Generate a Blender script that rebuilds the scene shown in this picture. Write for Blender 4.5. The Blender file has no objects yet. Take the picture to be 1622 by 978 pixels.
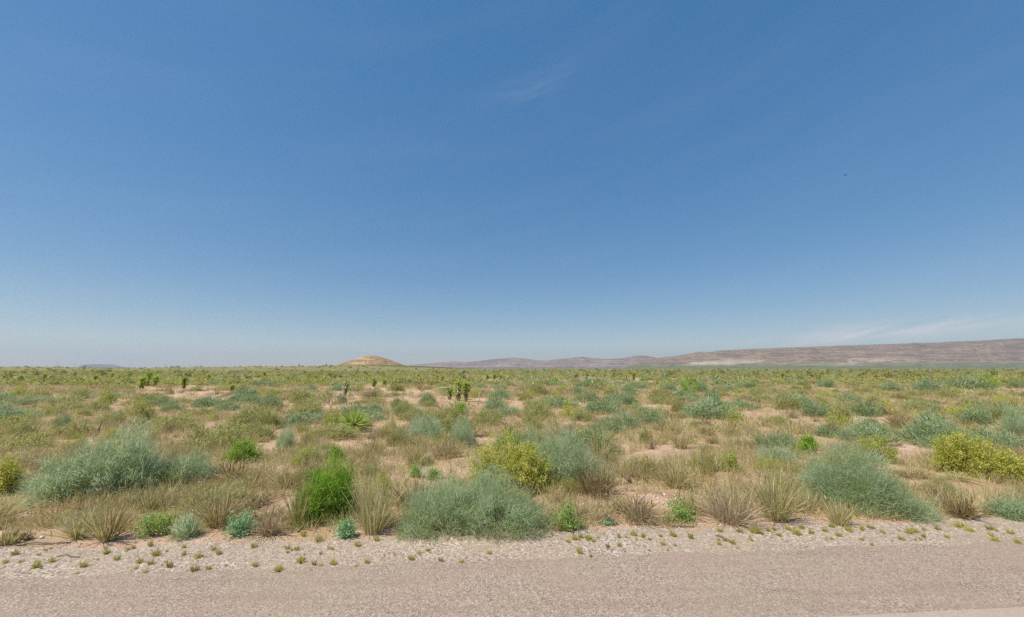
import bpy, math, random
import numpy as np

SC = bpy.context.scene
C = SC.collection
RS = np.random.RandomState(11)
random.seed(5)
PI = math.pi
rad = math.radians

# ------------------------------------------------------------------ camera
CAM_H, PITCH, FPX, W0, H0 = 2.5, rad(8.5), 637.0, 1622.0, 978.0
cp, sp = math.cos(PITCH), math.sin(PITCH)
cam = bpy.data.cameras.new('camera')
cam.sensor_width = 36.0
cam.lens = 36.0 * FPX / W0
cam.clip_start, cam.clip_end = 0.1, 80000
co = bpy.data.objects.new('camera', cam)
C.objects.link(co)
co.location = (0, 0, CAM_H)
co.rotation_euler = (PI / 2 + PITCH, 0, 0)
SC.camera = co


def gp(px, py):
    """the spot on the flat plain that a pixel of the photograph shows"""
    a, b = px - W0 / 2, H0 / 2 - py
    dy, dz = FPX * cp - b * sp, FPX * sp + b * cp
    t = -CAM_H / dz
    return a * t, dy * t


def px_of(x, y, z=0.0):
    q = z - CAM_H
    f = y * cp + q * sp
    u = -y * sp + q * cp
    return W0 / 2 + FPX * x / f, H0 / 2 - FPX * u / f


def top_z(y, ytop):
    k = (H0 / 2 - ytop) / FPX
    return CAM_H + y * (k * cp + sp) / (cp - k * sp)


def smooth(a, b, v):
    t = np.clip((v - a) / (b - a), 0, 1)
    return t * t * (3 - 2 * t)


SLOPE = 0.079
E_LANE, E_ROAD, E_VERGE = 4.23, 5.73, 6.62      # distance of the road's bands where they pass below the camera


def ground(x, y):
    x, y = np.asarray(x, float), np.asarray(y, float)
    d = y - SLOPE * x
    m = smooth(E_VERGE, E_VERGE + 2.2, d)
    n = (np.sin(x * 1.3 + 1.7 * np.sin(y * .7)) + np.sin(y * 1.1 + 2 + 1.3 * np.sin(x * .8)) + .6 * np.sin(x * 2.9 - y * 2.3)) * .035
    n2 = (np.sin(x * .11 + y * .05) + np.sin(y * .083 - x * .06 + 1)) * .10 * smooth(15, 80, y)
    g = 7.0 * np.exp(-((x + 270) / 170) ** 2 - ((y - 720) / 170) ** 2) + 5.5 * np.exp(-((x + 900) / 330) ** 2 - ((y - 720) / 200) ** 2)
    g = g + 3.2 * np.exp(-((x + 430) / 110) ** 2 - ((y - 560) / 90) ** 2)
    return m * (n + n2) + g - .03 * m


# ------------------------------------------------------------------ mesh helpers
class Acc:
    def __init__(s):
        s.V, s.L, s.T, s.R, s.n = [], [], [], [], 0

    def add(s, V, F, R):
        """V (n,3), F (m,k) indices, R (n,)"""
        s.V.append(np.asarray(V, float))
        F = np.asarray(F, np.int64) + s.n
        s.L.append(F.ravel())
        s.T.append(np.full(len(F), F.shape[1], np.int64))
        s.R.append(np.asarray(R, float))
        s.n += len(V)

    def add_more(s, F):
        """more faces on the block added last"""
        F = np.asarray(F, np.int64) + (s.n - len(s.V[-1]))
        s.L.append(F.ravel())
        s.T.append(np.full(len(F), F.shape[1], np.int64))

    def arrays(s):
        return np.concatenate(s.V), np.concatenate(s.L), np.concatenate(s.T), np.concatenate(s.R)

    def mesh(s, name, mat, smooth_=False):
        V, L, T, R = s.arrays()
        return np_mesh(name, V, L, T, R, mat, smooth_)


def np_mesh(name, V, L, T, R, mat, smooth_=False):
    me = bpy.data.meshes.new(name)
    me.vertices.add(len(V))
    me.vertices.foreach_set('co', V.astype(np.float32).ravel())
    me.loops.add(len(L))
    me.loops.foreach_set('vertex_index', L.astype(np.int32))
    me.polygons.add(len(T))
    st = np.concatenate([[0], np.cumsum(T)[:-1]])
    me.polygons.foreach_set('loop_start', st.astype(np.int32))
    me.polygons.foreach_set('loop_total', T.astype(np.int32))
    if smooth_:
        me.polygons.foreach_set('use_smooth', np.ones(len(T), bool))
    me.update(calc_edges=True)
    at = me.attributes.new('rnd', 'FLOAT', 'POINT')
    at.data.foreach_set('value', R.astype(np.float32))
    me.materials.append(mat)
    return me


def link(name, me, parent=None, loc=None):
    o = bpy.data.objects.new(name, me)
    C.objects.link(o)
    if parent is not None:
        o.parent = parent
    if loc is not None:
        o.location = loc
    return o


def empty(name, loc):
    o = bpy.data.objects.new(name, None)
    o.empty_display_size = .2
    C.objects.link(o)
    o.location = loc
    return o


def tag(o, label, cat, group=None, kind=None):
    o['label'] = label
    o['category'] = cat
    if group:
        o['group'] = group
    if kind:
        o['kind'] = kind
    return o


def unit(v):
    return v / np.maximum(np.linalg.norm(v, axis=-1, keepdims=True), 1e-9)


def strips(acc, P, D, L, W, bend, R, nseg=2, taper=.75):
    n = len(P)
    D = unit(D)
    side = unit(np.cross(D, RS.normal(size=(n, 3))))
    per = 2 * nseg + 1
    V = np.zeros((n, per, 3))
    L, W, bend = [np.broadcast_to(a, (n,)) for a in (L, W, bend)]
    for k in range(nseg + 1):
        t = k / nseg
        c = P + D * (L * t)[:, None]
        c[:, 2] -= bend * L * t * t
        if k < nseg:
            w = (W * (1 - (1 - taper) * t) * .5)[:, None]
            V[:, 2 * k] = c - side * w
            V[:, 2 * k + 1] = c + side * w
        else:
            V[:, 2 * k] = c
    V[:, :, 2] = np.maximum(V[:, :, 2], .004)
    b = np.arange(n)[:, None] * per
    quads = np.concatenate([b + np.array([2 * k, 2 * k + 1, 2 * k + 3, 2 * k + 2]) for k in range(nseg - 1)]) if nseg > 1 else None
    tris = b + np.array([2 * nseg - 2, 2 * nseg - 1, 2 * nseg])
    RR = np.repeat(R, per)
    if quads is not None:
        acc.add(V.reshape(-1, 3), quads, RR)
        acc.add_more(tris)
    else:
        acc.add(V.reshape(-1, 3), tris, RR)


def leaves(acc, P, D, L, W, R):
    n = len(P)
    D = unit(D)
    side = unit(np.cross(D, RS.normal(size=(n, 3))))
    nrm = np.cross(D, side)
    L, W = [np.broadcast_to(a, (n,))[:, None] for a in (L, W)]
    V = np.stack([P, P + D * L * .5 + side * W * .5 + nrm * L * .08, P + D * L, P + D * L * .5 - side * W * .5 + nrm * L * .08], 1)
    V[:, :, 2] = np.maximum(V[:, :, 2], .004)
    acc.add(V.reshape(-1, 3), np.arange(n)[:, None] * 4 + np.array([0, 1, 2, 3]), np.repeat(R, 4))


def tube(acc, pts, rads, sides=6, r=.5, cap=True):
    pts = np.asarray(pts, float)
    V = []
    n = len(pts)
    for i in range(n):
        t = unit(pts[min(i + 1, n - 1)] - pts[max(i - 1, 0)])
        a = unit(np.cross(t, [.31, .83, .45] if abs(t[1]) < .9 else [1, 0, 0]))
        b = np.cross(t, a)
        for k in range(sides):
            th = 2 * PI * k / sides
            V.append(pts[i] + (a * math.cos(th) + b * math.sin(th)) * rads[i])
    F = []
    for i in range(n - 1):
        for k in range(sides):
            F.append([i * sides + k, i * sides + (k + 1) % sides, (i + 1) * sides + (k + 1) % sides, (i + 1) * sides + k])
    acc.add(V, F, np.full(len(V), r))
    if cap:
        acc.add_more([list(range(sides))[::-1]])
        acc.add_more([[(n - 1) * sides + k for k in range(sides)]])


def stone(acc, c, s, r, sq=.65):
    """one irregular pebble: a jittered, squashed 12-faced ball"""
    ph = (1 + 5 ** .5) / 2
    v = np.array([(-1, ph, 0), (1, ph, 0), (-1, -ph, 0), (1, -ph, 0), (0, -1, ph), (0, 1, ph), (0, -1, -ph), (0, 1, -ph), (ph, 0, -1), (ph, 0, 1), (-ph, 0, -1), (-ph, 0, 1)])
    v = unit(v) * RS.uniform(.75, 1.2, (12, 1)) * np.array([1, RS.uniform(.6, 1), sq]) * s
    f = [(0, 11, 5), (0, 5, 1), (0, 1, 7), (0, 7, 10), (0, 10, 11), (1, 5, 9), (5, 11, 4), (11, 10, 2), (10, 7, 6), (7, 1, 8), (3, 9, 4), (3, 4, 2), (3, 2, 6), (3, 6, 8), (3, 8, 9), (4, 9, 5), (2, 4, 11), (6, 2, 10), (8, 6, 7), (9, 8, 1)]
    a = RS.uniform(0, 2 * PI)
    R = np.array([[math.cos(a), -math.sin(a), 0], [math.sin(a), math.cos(a), 0], [0, 0, 1]])
    acc.add(v @ R.T + np.asarray(c), f, np.full(12, r))


# ------------------------------------------------------------------ materials
def new_mat(name):
    m = bpy.data.materials.new(name)
    m.use_nodes = True
    nt = m.node_tree
    for n in list(nt.nodes):
        if n.type != 'OUTPUT_MATERIAL':
            nt.nodes.remove(n)
    out = [n for n in nt.nodes if n.type == 'OUTPUT_MATERIAL'][0]
    return m, nt, out


def N(nt, kind, **kw):
    n = nt.nodes.new(kind)
    for k, v in kw.items():
        if k.startswith('i_'):
            n.inputs[k[2:].replace('_', ' ')].default_value = v
        else:
            setattr(n, k, v)
    return n


def ramp(nt, fac, stops, interp='LINEAR'):
    r = nt.nodes.new('ShaderNodeValToRGB')
    r.color_ramp.interpolation = interp
    e = r.color_ramp.elements
    while len(e) < len(stops):
        e.new(.5)
    for el, (p, c) in zip(e, stops):
        el.position = p
        el.color = (*c, 1)
    if fac is not None:
        nt.links.new(fac, r.inputs[0])
    return r.outputs[0]


def mix(nt, fac, a, b, mode='MIX'):
    n = nt.nodes.new('ShaderNodeMix')
    n.data_type = 'RGBA'
    n.blend_type = mode
    for sock, v in ((n.inputs[0], fac), (n.inputs[6], a), (n.inputs[7], b)):
        if isinstance(v, (int, float)):
            sock.default_value = v
        elif isinstance(v, tuple):
            sock.default_value = (*v, 1)
        else:
            nt.links.new(v, sock)
    return n.outputs[2]


def noise(nt, vec, scale, detail=4, rough=.6):
    n = N(nt, 'ShaderNodeTexNoise')
    n.inputs['Scale'].default_value = scale
    n.inputs['Detail'].default_value = detail
    n.inputs['Roughness'].default_value = rough
    if vec is not None:
        nt.links.new(vec, n.inputs['Vector'])
    return n.outputs['Fac']


def maprange(nt, v, a, b, c=0.0, d=1.0):
    n = N(nt, 'ShaderNodeMapRange')
    n.inputs['From Min'].default_value = a
    n.inputs['From Max'].default_value = b
    n.inputs['To Min'].default_value = c
    n.inputs['To Max'].default_value = d
    nt.links.new(v, n.inputs['Value'])
    return n.outputs['Result']


def foliage_mat(name, stops, trans=.3, rough=.7, vary=.14):
    """colour from a per-leaf random value; a share of the light passes through"""
    m, nt, out = new_mat(name)
    a = N(nt, 'ShaderNodeAttribute', attribute_name='rnd')
    oi = N(nt, 'ShaderNodeObjectInfo')
    ad = N(nt, 'ShaderNodeMath', operation='MULTIPLY_ADD')
    nt.links.new(oi.outputs['Random'], ad.inputs[0])
    ad.inputs[1].default_value = vary
    ad2 = N(nt, 'ShaderNodeMath', operation='SUBTRACT')
    nt.links.new(a.outputs['Fac'], ad2.inputs[0])
    ad2.inputs[1].default_value = vary / 2
    nt.links.new(ad2.outputs[0], ad.inputs[2])
    col = ramp(nt, ad.outputs[0], stops)
    d = N(nt, 'ShaderNodeBsdfPrincipled')
    d.inputs['Roughness'].default_value = rough
    d.inputs['Specular IOR Level'].default_value = .25
    t = N(nt, 'ShaderNodeBsdfTranslucent')
    nt.links.new(col, d.inputs['Base Color'])
    nt.links.new(col, t.inputs['Color'])
    ms = N(nt, 'ShaderNodeMixShader')
    ms.inputs[0].default_value = trans
    nt.links.new(d.outputs[0], ms.inputs[1])
    nt.links.new(t.outputs[0], ms.inputs[2])
    nt.links.new(ms.outputs[0], out.inputs[0])
    return m


def plain_mat(name, stops, rough=.8, scale=18.0, bump=.3):
    m, nt, out = new_mat(name)
    tc = N(nt, 'ShaderNodeTexCoord')
    a = N(nt, 'ShaderNodeAttribute', attribute_name='rnd')
    n1 = noise(nt, tc.outputs['Object'], scale, 5)
    mm = N(nt, 'ShaderNodeMath', operation='MULTIPLY_ADD')
    nt.links.new(n1, mm.inputs[0])
    mm.inputs[1].default_value = .5
    s2 = N(nt, 'ShaderNodeMath', operation='SUBTRACT')
    nt.links.new(a.outputs['Fac'], s2.inputs[0])
    s2.inputs[1].default_value = .25
    nt.links.new(s2.outputs[0], mm.inputs[2])
    col = ramp(nt, mm.outputs[0], stops)
    d = N(nt, 'ShaderNodeBsdfPrincipled')
    d.inputs['Roughness'].default_value = rough
    nt.links.new(col, d.inputs['Base Color'])
    b = N(nt, 'ShaderNodeBump')
    b.inputs['Strength'].default_value = bump
    b.inputs['Distance'].default_value = .02
    nt.links.new(n1, b.inputs['Height'])
    nt.links.new(b.outputs[0], d.inputs['Normal'])
    nt.links.new(d.outputs[0], out.inputs[0])
    return m


M = {}
M['sage'] = foliage_mat('blue_green_sprigs', [(0, (.44, .33, .12)), (.12, (.33, .35, .11)), (.25, (.37, .46, .22)), (.55, (.52, .62, .37)), (1, (.70, .75, .55))], .58)
M['sage_far'] = foliage_mat('self_shaded_blue_green_sprigs', [(0, (.40, .31, .12)), (.12, (.31, .33, .11)), (.30, (.28, .36, .15)), (.62, (.37, .46, .24)), (1, (.50, .56, .36))], .45)  # darker ramp paints in the self-shadow that the coarser distant sprigs lack
M['sage_grey'] = foliage_mat('grey_green_sprigs', [(0, (.46, .33, .13)), (.2, (.41, .37, .12)), (.5, (.45, .45, .16)), (.8, (.49, .50, .22)), (1, (.58, .56, .32))], .5)
M['straw'] = foliage_mat('dry_grass_blades', [(0, (.20, .14, .07)), (.2, (.36, .26, .12)), (.45, (.50, .40, .19)), (.7, (.62, .52, .27)), (.84, (.36, .38, .11)), (1, (.70, .62, .38))], .45, vary=.42)
M['brown'] = foliage_mat('brown_dry_stems', [(0, (.16, .11, .06)), (.4, (.33, .23, .13)), (.8, (.48, .37, .22)), (1, (.56, .47, .30))], .35, vary=.4)
M['yellow'] = foliage_mat('yellow_green_leaves', [(0, (.28, .27, .07)), (.25, (.43, .44, .08)), (.55, (.57, .58, .11)), (.85, (.68, .65, .17)), (1, (.78, .72, .27))], .5)
M['lime'] = foliage_mat('yellowish_green_leaves', [(0, (.32, .32, .07)), (.3, (.40, .45, .08)), (.7, (.50, .54, .11)), (1, (.60, .60, .19))], .45)
M['green'] = foliage_mat('bright_green_sprigs', [(0, (.30, .28, .07)), (.25, (.20, .34, .04)), (.6, (.29, .50, .05)), (.85, (.42, .58, .07)), (1, (.56, .60, .14))], .45)
M['olive'] = foliage_mat('olive_leaves', [(0, (.34, .28, .09)), (.4, (.39, .38, .10)), (.8, (.46, .46, .14)), (1, (.54, .51, .20))], .45)
M['darkscrub'] = foliage_mat('dark_scrub_leaves', [(0, (.19, .17, .06)), (.5, (.21, .25, .07)), (1, (.31, .34, .11))], .35)
M['herb'] = foliage_mat('herb_leaves', [(0, (.32, .34, .09)), (.3, (.28, .44, .10)), (.65, (.38, .56, .14)), (1, (.54, .64, .24))], .5)
M['teal'] = foliage_mat('teal_leaves', [(0, (.34, .36, .14)), (.35, (.30, .50, .22)), (.7, (.36, .60, .34)), (1, (.55, .68, .46))], .5)
M['yucca'] = foliage_mat('yucca_blades', [(0, (.34, .37, .07)), (.5, (.46, .56, .12)), (1, (.62, .66, .22))], .45, .5)
M['deadleaf'] = foliage_mat('dead_yucca_leaves', [(0, (.14, .09, .05)), (.5, (.27, .18, .10)), (1, (.38, .28, .17))], .15)
M['stalk'] = foliage_mat('pale_stalk', [(0, (.45, .38, .22)), (1, (.64, .57, .38))], .1)
M['petal'] = foliage_mat('cream_petals', [(0, (.62, .58, .42)), (1, (.80, .77, .62))], .3)
M['tuft'] = foliage_mat('olive_tuft_blades', [(0, (.38, .29, .10)), (.3, (.46, .43, .11)), (.75, (.58, .55, .15)), (1, (.68, .62, .26))], .45, vary=.4)
M['wood'] = plain_mat('grey_wood', [(0, (.07, .05, .04)), (.5, (.16, .12, .09)), (1, (.36, .31, .26))], .85, 30)
M['stone'] = plain_mat('pale_stone', [(0, (.40, .32, .26)), (.5, (.58, .50, .43)), (1, (.80, .76, .70))], .85, 40)
M['boulder'] = plain_mat('tan_boulder', [(0, (.20, .14, .09)), (.5, (.33, .24, .16)), (1, (.46, .36, .25))], .9, .6)
M['gravel'] = plain_mat('gravel_chips', [(0, (.17, .13, .11)), (.35, (.38, .31, .27)), (.7, (.52, .45, .39)), (1, (.72, .66, .60))], .85, 6)
M['bird'] = plain_mat('dark_feathers', [(0, (.02, .02, .025)), (1, (.06, .06, .07))], .6, 30)


def geo(nt):
    return N(nt, 'ShaderNodeNewGeometry').outputs['Position']


def sep(nt, v):
    n = N(nt, 'ShaderNodeSeparateXYZ')
    nt.links.new(v, n.inputs[0])
    return n.outputs


def soil_mat():
    m, nt, out = new_mat('desert_soil')
    p = geo(nt)
    n_big = noise(nt, p, .35, 5)
    n_mid = noise(nt, p, 2.6, 6, .65)
    n_fin = noise(nt, p, 28, 5, .7)
    soil = ramp(nt, n_mid, [(.25, (.41, .25, .17)), (.45, (.56, .36, .255)), (.6, (.63, .445, .33)), (.78, (.68, .54, .43))])
    soil = mix(nt, maprange(nt, n_fin, .35, .7), soil, mix(nt, .4, soil, (.36, .22, .13)))
    litter = ramp(nt, n_fin, [(.3, (.24, .16, .08)), (.5, (.40, .29, .15)), (.7, (.50, .39, .22))])
    near = mix(nt, maprange(nt, n_big, .44, .62, 0, .8), soil, litter)
    # pale grit
    vo = N(nt, 'ShaderNodeTexVoronoi')
    vo.inputs['Scale'].default_value = 26
    nt.links.new(p, vo.inputs['Vector'])
    grit = maprange(nt, vo.outputs['Distance'], .16, .10)
    near = mix(nt, maprange(nt, n_mid, .5, .62), near, mix(nt, grit, near, (.66, .58, .5)))
    # far away the plain is closed ground cover
    y = sep(nt, p)[1]
    n_a = noise(nt, p, .09, 6, .65)
    n_b = noise(nt, p, .021, 4, .6)
    cover = ramp(nt, n_a, [(.3, (.36, .25, .11)), (.43, (.29, .24, .09)), (.52, (.19, .19, .065)), (.58, (.23, .24, .11)), (.66, (.46, .31, .18))])
    cover = mix(nt, maprange(nt, n_b, .4, .65), cover, (.17, .165, .065))
    col = mix(nt, maprange(nt, y, 45, 170, 0, .92), near, cover)
    d = N(nt, 'ShaderNodeBsdfPrincipled')
    d.inputs['Roughness'].default_value = .95
    d.inputs['Specular IOR Level'].default_value = .1
    nt.links.new(col, d.inputs['Base Color'])
    h = N(nt, 'ShaderNodeMath', operation='MULTIPLY_ADD')
    nt.links.new(n_mid, h.inputs[0])
    h.inputs[1].default_value = 3.0
    nt.links.new(n_fin, h.inputs[2])
    b = N(nt, 'ShaderNodeBump')
    b.inputs['Strength'].default_value = .8
    b.inputs['Distance'].default_value = .035
    nt.links.new(h.outputs[0], b.inputs['Height'])
    nt.links.new(b.outputs[0], d.inputs['Normal'])
    nt.links.new(d.outputs[0], out.inputs[0])
    return m


def chip_mat(name, scale, dark, mid_, lite, patch, patch2, bump):
    """stone chips pressed into a surface: every voronoi cell its own stone colour"""
    m, nt, out = new_mat(name)
    p = geo(nt)
    vo = N(nt, 'ShaderNodeTexVoronoi')
    vo.inputs['Scale'].default_value = scale
    nt.links.new(p, vo.inputs['Vector'])
    r = sep(nt, vo.outputs['Color'])
    col = ramp(nt, r[0], [(0, dark), (.3, mid_), (.7, mid_), (.92, lite), (1, lite)])
    n1 = noise(nt, p, 1.1, 5, .6)
    n2 = noise(nt, p, .5, 3, .6)
    n3 = noise(nt, p, 9, 4, .7)
    col = mix(nt, maprange(nt, n1, .42, .68, 0, .5), col, patch)
    col = mix(nt, maprange(nt, n2, .45, .66, 0, .42), col, patch2)
    col = mix(nt, maprange(nt, n3, .3, .7, .30, 0), col, mix(nt, .5, col, dark))
    mpr = N(nt, 'ShaderNodeMapping')
    mpr.inputs['Scale'].default_value = (.22, 2.6, 1)
    mpr.inputs['Rotation'].default_value = (0, 0, -math.atan(SLOPE))
    nt.links.new(p, mpr.inputs[0])
    n4 = noise(nt, mpr.outputs[0], 1.6, 4, .6)
    col = mix(nt, maprange(nt, n4, .5, .72, 0, .38), col, mix(nt, .55, col, dark))
    d = N(nt, 'ShaderNodeBsdfPrincipled')
    d.inputs['Roughness'].default_value = .9
    d.inputs['Specular IOR Level'].default_value = .2
    nt.links.new(col, d.inputs['Base Color'])
    b = N(nt, 'ShaderNodeBump')
    b.inputs['Strength'].default_value = bump
    b.inputs['Distance'].default_value = .012
    b.invert = True
    nt.links.new(vo.outputs['Distance'], b.inputs['Height'])
    nt.links.new(b.outputs[0], d.inputs['Normal'])
    nt.links.new(d.outputs[0], out.inputs[0])
    return m


def rock_mat(name, base, pale, green, zg0, zg1, sc, pale_lo=.56, pale_z=None):
    """hillside: strata and gullies, scrub on the lower slope, pale bare fans"""
    m, nt, out = new_mat(name)
    p = geo(nt)
    z = sep(nt, p)[2]
    n1 = noise(nt, p, sc, 6, .65)
    n2 = noise(nt, p, sc * 6, 5, .65)
    mp = N(nt, 'ShaderNodeMapping')
    mp.inputs['Scale'].default_value = (.6, .6, 12)
    nt.links.new(p, mp.inputs[0])
    n3 = noise(nt, mp.outputs[0], sc * 1.5, 4, .6)
    col = ramp(nt, n2, [(.3, tuple(c * .6 for c in base)), (.5, base), (.7, tuple(min(1, c * 1.4) for c in base))])
    col = mix(nt, maprange(nt, n3, .49, .55, 0, .6), col, tuple(c * .5 for c in base))
    mp2 = N(nt, 'ShaderNodeMapping')
    mp2.inputs['Scale'].default_value = (.45, .5, 4)
    nt.links.new(p, mp2.inputs[0])
    n4 = noise(nt, mp2.outputs[0], sc * .8, 4, .55)
    f = maprange(nt, n4, pale_lo, pale_lo + .05)
    if pale_z:
        g = maprange(nt, z, pale_z[0], pale_z[1], 1, 0)
        mu = N(nt, 'ShaderNodeMath', operation='MULTIPLY')
        nt.links.new(f, mu.inputs[0])
        nt.links.new(g, mu.inputs[1])
        f = mu.outputs[0]
    gc = ramp(nt, n2, [(.35, tuple(c * .7 for c in green)), (.65, tuple(c * 1.3 for c in green))])
    col = mix(nt, f, col, pale)
    n5 = noise(nt, p, sc * 22, 3, .6)
    col = mix(nt, maprange(nt, n5, .54, .60, 0, .6), col, tuple(c * .75 for c in green))
    col = mix(nt, maprange(nt, z, zg0, zg1, 1, 0), col, gc)
    d = N(nt, 'ShaderNodeBsdfPrincipled')
    d.inputs['Roughness'].default_value = .95
    d.inputs['Specular IOR Level'].default_value = .1
    nt.links.new(col, d.inputs['Base Color'])
    nt.links.new(d.outputs[0], out.inputs[0])
    return m


# ------------------------------------------------------------------ the setting
def grid_mesh(name, xs, ys, zf, mat):
    X, Y = np.meshgrid(xs, ys)
    Z = zf(X, Y)
    V = np.stack([X, Y, Z], -1).reshape(-1, 3)
    nx, ny = len(xs), len(ys)
    i = (np.arange(ny - 1)[:, None] * nx + np.arange(nx - 1)[None, :]).ravel()
    F = np.stack([i, i + 1, i + nx + 1, i + nx], 1)
    return np_mesh(name, V, F.ravel(), np.full(len(F), 4), np.zeros(len(V)), mat, True)


gx = np.concatenate([np.arange(0, 14, .16), 14 * 1.055 ** np.arange(0, 140)])
gx = gx[gx < 24000]
gx = np.concatenate([-gx[:0:-1], gx])
gy = np.concatenate([[-60, -20, -5, 0, 3], np.arange(5, 18, .16), 18 * 1.035 ** np.arange(0, 210)])
gy = gy[gy < 24000]
g = link('ground', grid_mesh('ground', gx, gy, ground, soil_mat()))
tag(g, 'pinkish sandy desert plain stretching from the road to the horizon', 'ground', kind='structure')


def band(name, d0, d1, z, mat, jag0, jag1, label, cat):
    """a strip along the road with uneven edges"""
    xs = np.concatenate([np.linspace(-600, -16, 60), np.arange(-15.9, 16, .06), np.linspace(16, 600, 60)])

    def jag(a, s):
        return a * (.5 * np.sin(xs * 2.1 + s) + .35 * np.sin(xs * 5.3 + 2 * s) + .3 * np.sin(xs * 13.7 + s) + .35 * RS.uniform(-1, 1, len(xs)))
    a = np.stack([xs, d0 + SLOPE * xs + jag(jag0, 1.1), np.full(len(xs), z)], 1)
    b = np.stack([xs, d1 + SLOPE * xs + jag(jag1, 4.2), np.full(len(xs), z)], 1)
    V = np.concatenate([a, b])
    n = len(xs)
    i = np.arange(n - 1)
    F = np.stack([i, i + 1, n + i + 1, n + i], 1)
    o = link(name, np_mesh(name, V, F.ravel(), np.full(n - 1, 4), np.zeros(2 * n), mat))
    return tag(o, label, cat, kind='structure')


band('gravel_shoulder', 0.5, E_VERGE - .02, .006, chip_mat('shoulder_gravel', 44, (.14, .105, .08), (.385, .30, .23), (.60, .51, .42), (.40, .305, .225), (.38, .29, .20), .5),
     0, .10, 'pale gravel shoulder dotted with tufts between road and scrub', 'gravel shoulder')
band('paved_shoulder', -3.0, E_ROAD, .012, chip_mat('chip_seal', 78, (.13, .095, .07), (.33, .25, .195), (.52, .43, .35), (.37, .25, .20), (.35, .28, .19), .3),
     0, .07, 'pinkish beige chip sealed road edge along the bottom', 'road')
band('road', -9.0, E_LANE, .018, chip_mat('smooth_asphalt', 90, (.31, .25, .19), (.39, .32, .25), (.45, .38, .31), (.38, .30, .235), (.39, .31, .245), .12),
     0, .004, 'smoother paler driving lane cutting the lower right corner', 'road')


def ridge(name, pts, y0, y1, foot, back, mat, label, seed, rough, px=True, nu=260, nv=40, flat=1.0):
    """a range whose skyline stands at real distance: pts = (photo column, photo row) of its crest, crest line from depth y0 to y1"""
    rs = np.random.RandomState(seed)
    us = np.linspace(pts[0][0], pts[-1][0], nu)
    hs = np.interp(us, [p[0] for p in pts], [p[1] for p in pts])
    dep = np.interp(us, [us[0], us[-1]], [y0, y1])
    xc = (us - W0 / 2) / FPX * dep / cp * .9995
    zc = np.array([top_z(d, h) for d, h in zip(dep, hs)])
    ph = rs.uniform(0, 6.28, 12)
    V = np.zeros((nv, nu, 3))
    for j in range(nv):
        v = j / (nv - 1)
        if v < .75:
            t = v / .75
            yy = dep - foot * (1 - t)
            prof = .20 * t + .80 * smooth(.35, 1.0, np.full(nu, t)) ** flat
        else:
            t = (v - .75) / .25
            yy = dep + back * t
            prof = 1 - t * t * (3 - 2 * t) * .9
        s = us * (1 + .0 * v)
        gul = np.zeros(nu)
        for k in range(6):
            gul += np.sin(s * (.045 * 1.9 ** k) + ph[k] + 2.2 * math.sin(v * (3 + k) + ph[k + 5])) / 1.55 ** k
        w = 4 * prof * (1 - np.clip(prof, 0, 1)) if np.ndim(prof) else np.full(nu, 4 * prof * (1 - prof))
        V[j, :, 0] = xc * (yy / dep)
        V[j, :, 1] = yy + gul * foot * .02 * w
        V[j, :, 2] = zc * prof + gul * rough * zc * w * .10 - (2 if j in (0, nv - 1) else 0)
    i = (np.arange(nv - 1)[:, None] * nu + np.arange(nu - 1)[None, :]).ravel()
    F = np.stack([i, i + 1, i + nu + 1, i + nu], 1)
    o = link(name, np_mesh(name, V.reshape(-1, 3), F.ravel(), np.full(len(F), 4), np.zeros(nu * nv), mat, True))
    return tag(o, label, 'hills', kind='structure')


mesa_pts = [(985, 583), (1000, 574), (1040, 567), (1070, 563.5), (1095, 559), (1104, 557.3), (1124, 558), (1131, 555.5), (1180, 553.2), (1250, 550.5), (1300, 549), (1325, 547.6), (1360, 546.6), (1400, 545.3),
            (1450, 543.6), (1470, 543.2), (1500, 541.5), (1560, 539), (1622, 535.6), (1700, 532), (1800, 531), (1950, 536), (2200, 545)]
ridge('mesa_ridge', mesa_pts, 9000, 7600, 2900, 2500,
      rock_mat('mesa_rock', (.27, .19, .125), (.54, .41, .30), (.14, .16, .065), 46, 100, .0016, .54, (70, 230)), 'long brown flat-topped mesa filling the right horizon', 4, 1.0)
far_pts = [(600, 583), (640, 580), (680, 576), (700, 574.5), (722, 573), (735, 574), (752, 573), (775, 570), (795, 568), (812, 566.6), (830, 568), (850, 571), (866, 571.5), (880, 569), (900, 567.5), (920, 565.5),
           (932, 567), (955, 568.5), (972, 568.5), (985, 567), (1000, 563.6), (1012, 563.3), (1022, 564), (1036, 567), (1060, 567), (1100, 566), (1200, 568), (1300, 580)]
ridge('distant_mountains', far_pts, 13500, 11500, 2600, 2500,
      rock_mat('far_rock', (.28, .21, .165), (.48, .39, .31), (.15, .15, .10), 10, 60, .0011, .60, (40, 160)), 'low hazy purple mountains right of the rocky hill', 9, .9)
ridge('distant_butte', [(126, 584), (134, 582), (142, 578.6), (150, 577.6), (170, 577.2), (192, 577.4), (197, 579), (202, 580), (212, 583)], 14000, 14000, 700, 900,
      rock_mat('butte_rock', (.20, .16, .16), (.4, .33, .3), (.14, .14, .1), 5, 20, .002, .7), 'small flat-topped hazy butte on the left horizon', 3, .4, nu=80, nv=24, flat=.6)
ridge('rocky_hill', [(506, 588), (528, 584), (540, 578.5), (547, 575), (556, 572.4), (568, 569.5), (574, 565.8), (582, 563.6), (592, 563.2), (602, 564.6), (612, 567.3), (620, 570), (629, 573.5), (639, 577), (650, 580.5), (668, 584), (690, 588)],
      1700, 1700, 260, 260, rock_mat('hill_rock', (.33, .22, .125), (.46, .33, .20), (.15, .145, .06), 4, 26, .016, .54), 'tan rocky hill rising left of the middle of the horizon', 7, 1.0, nu=140, nv=40)
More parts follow.
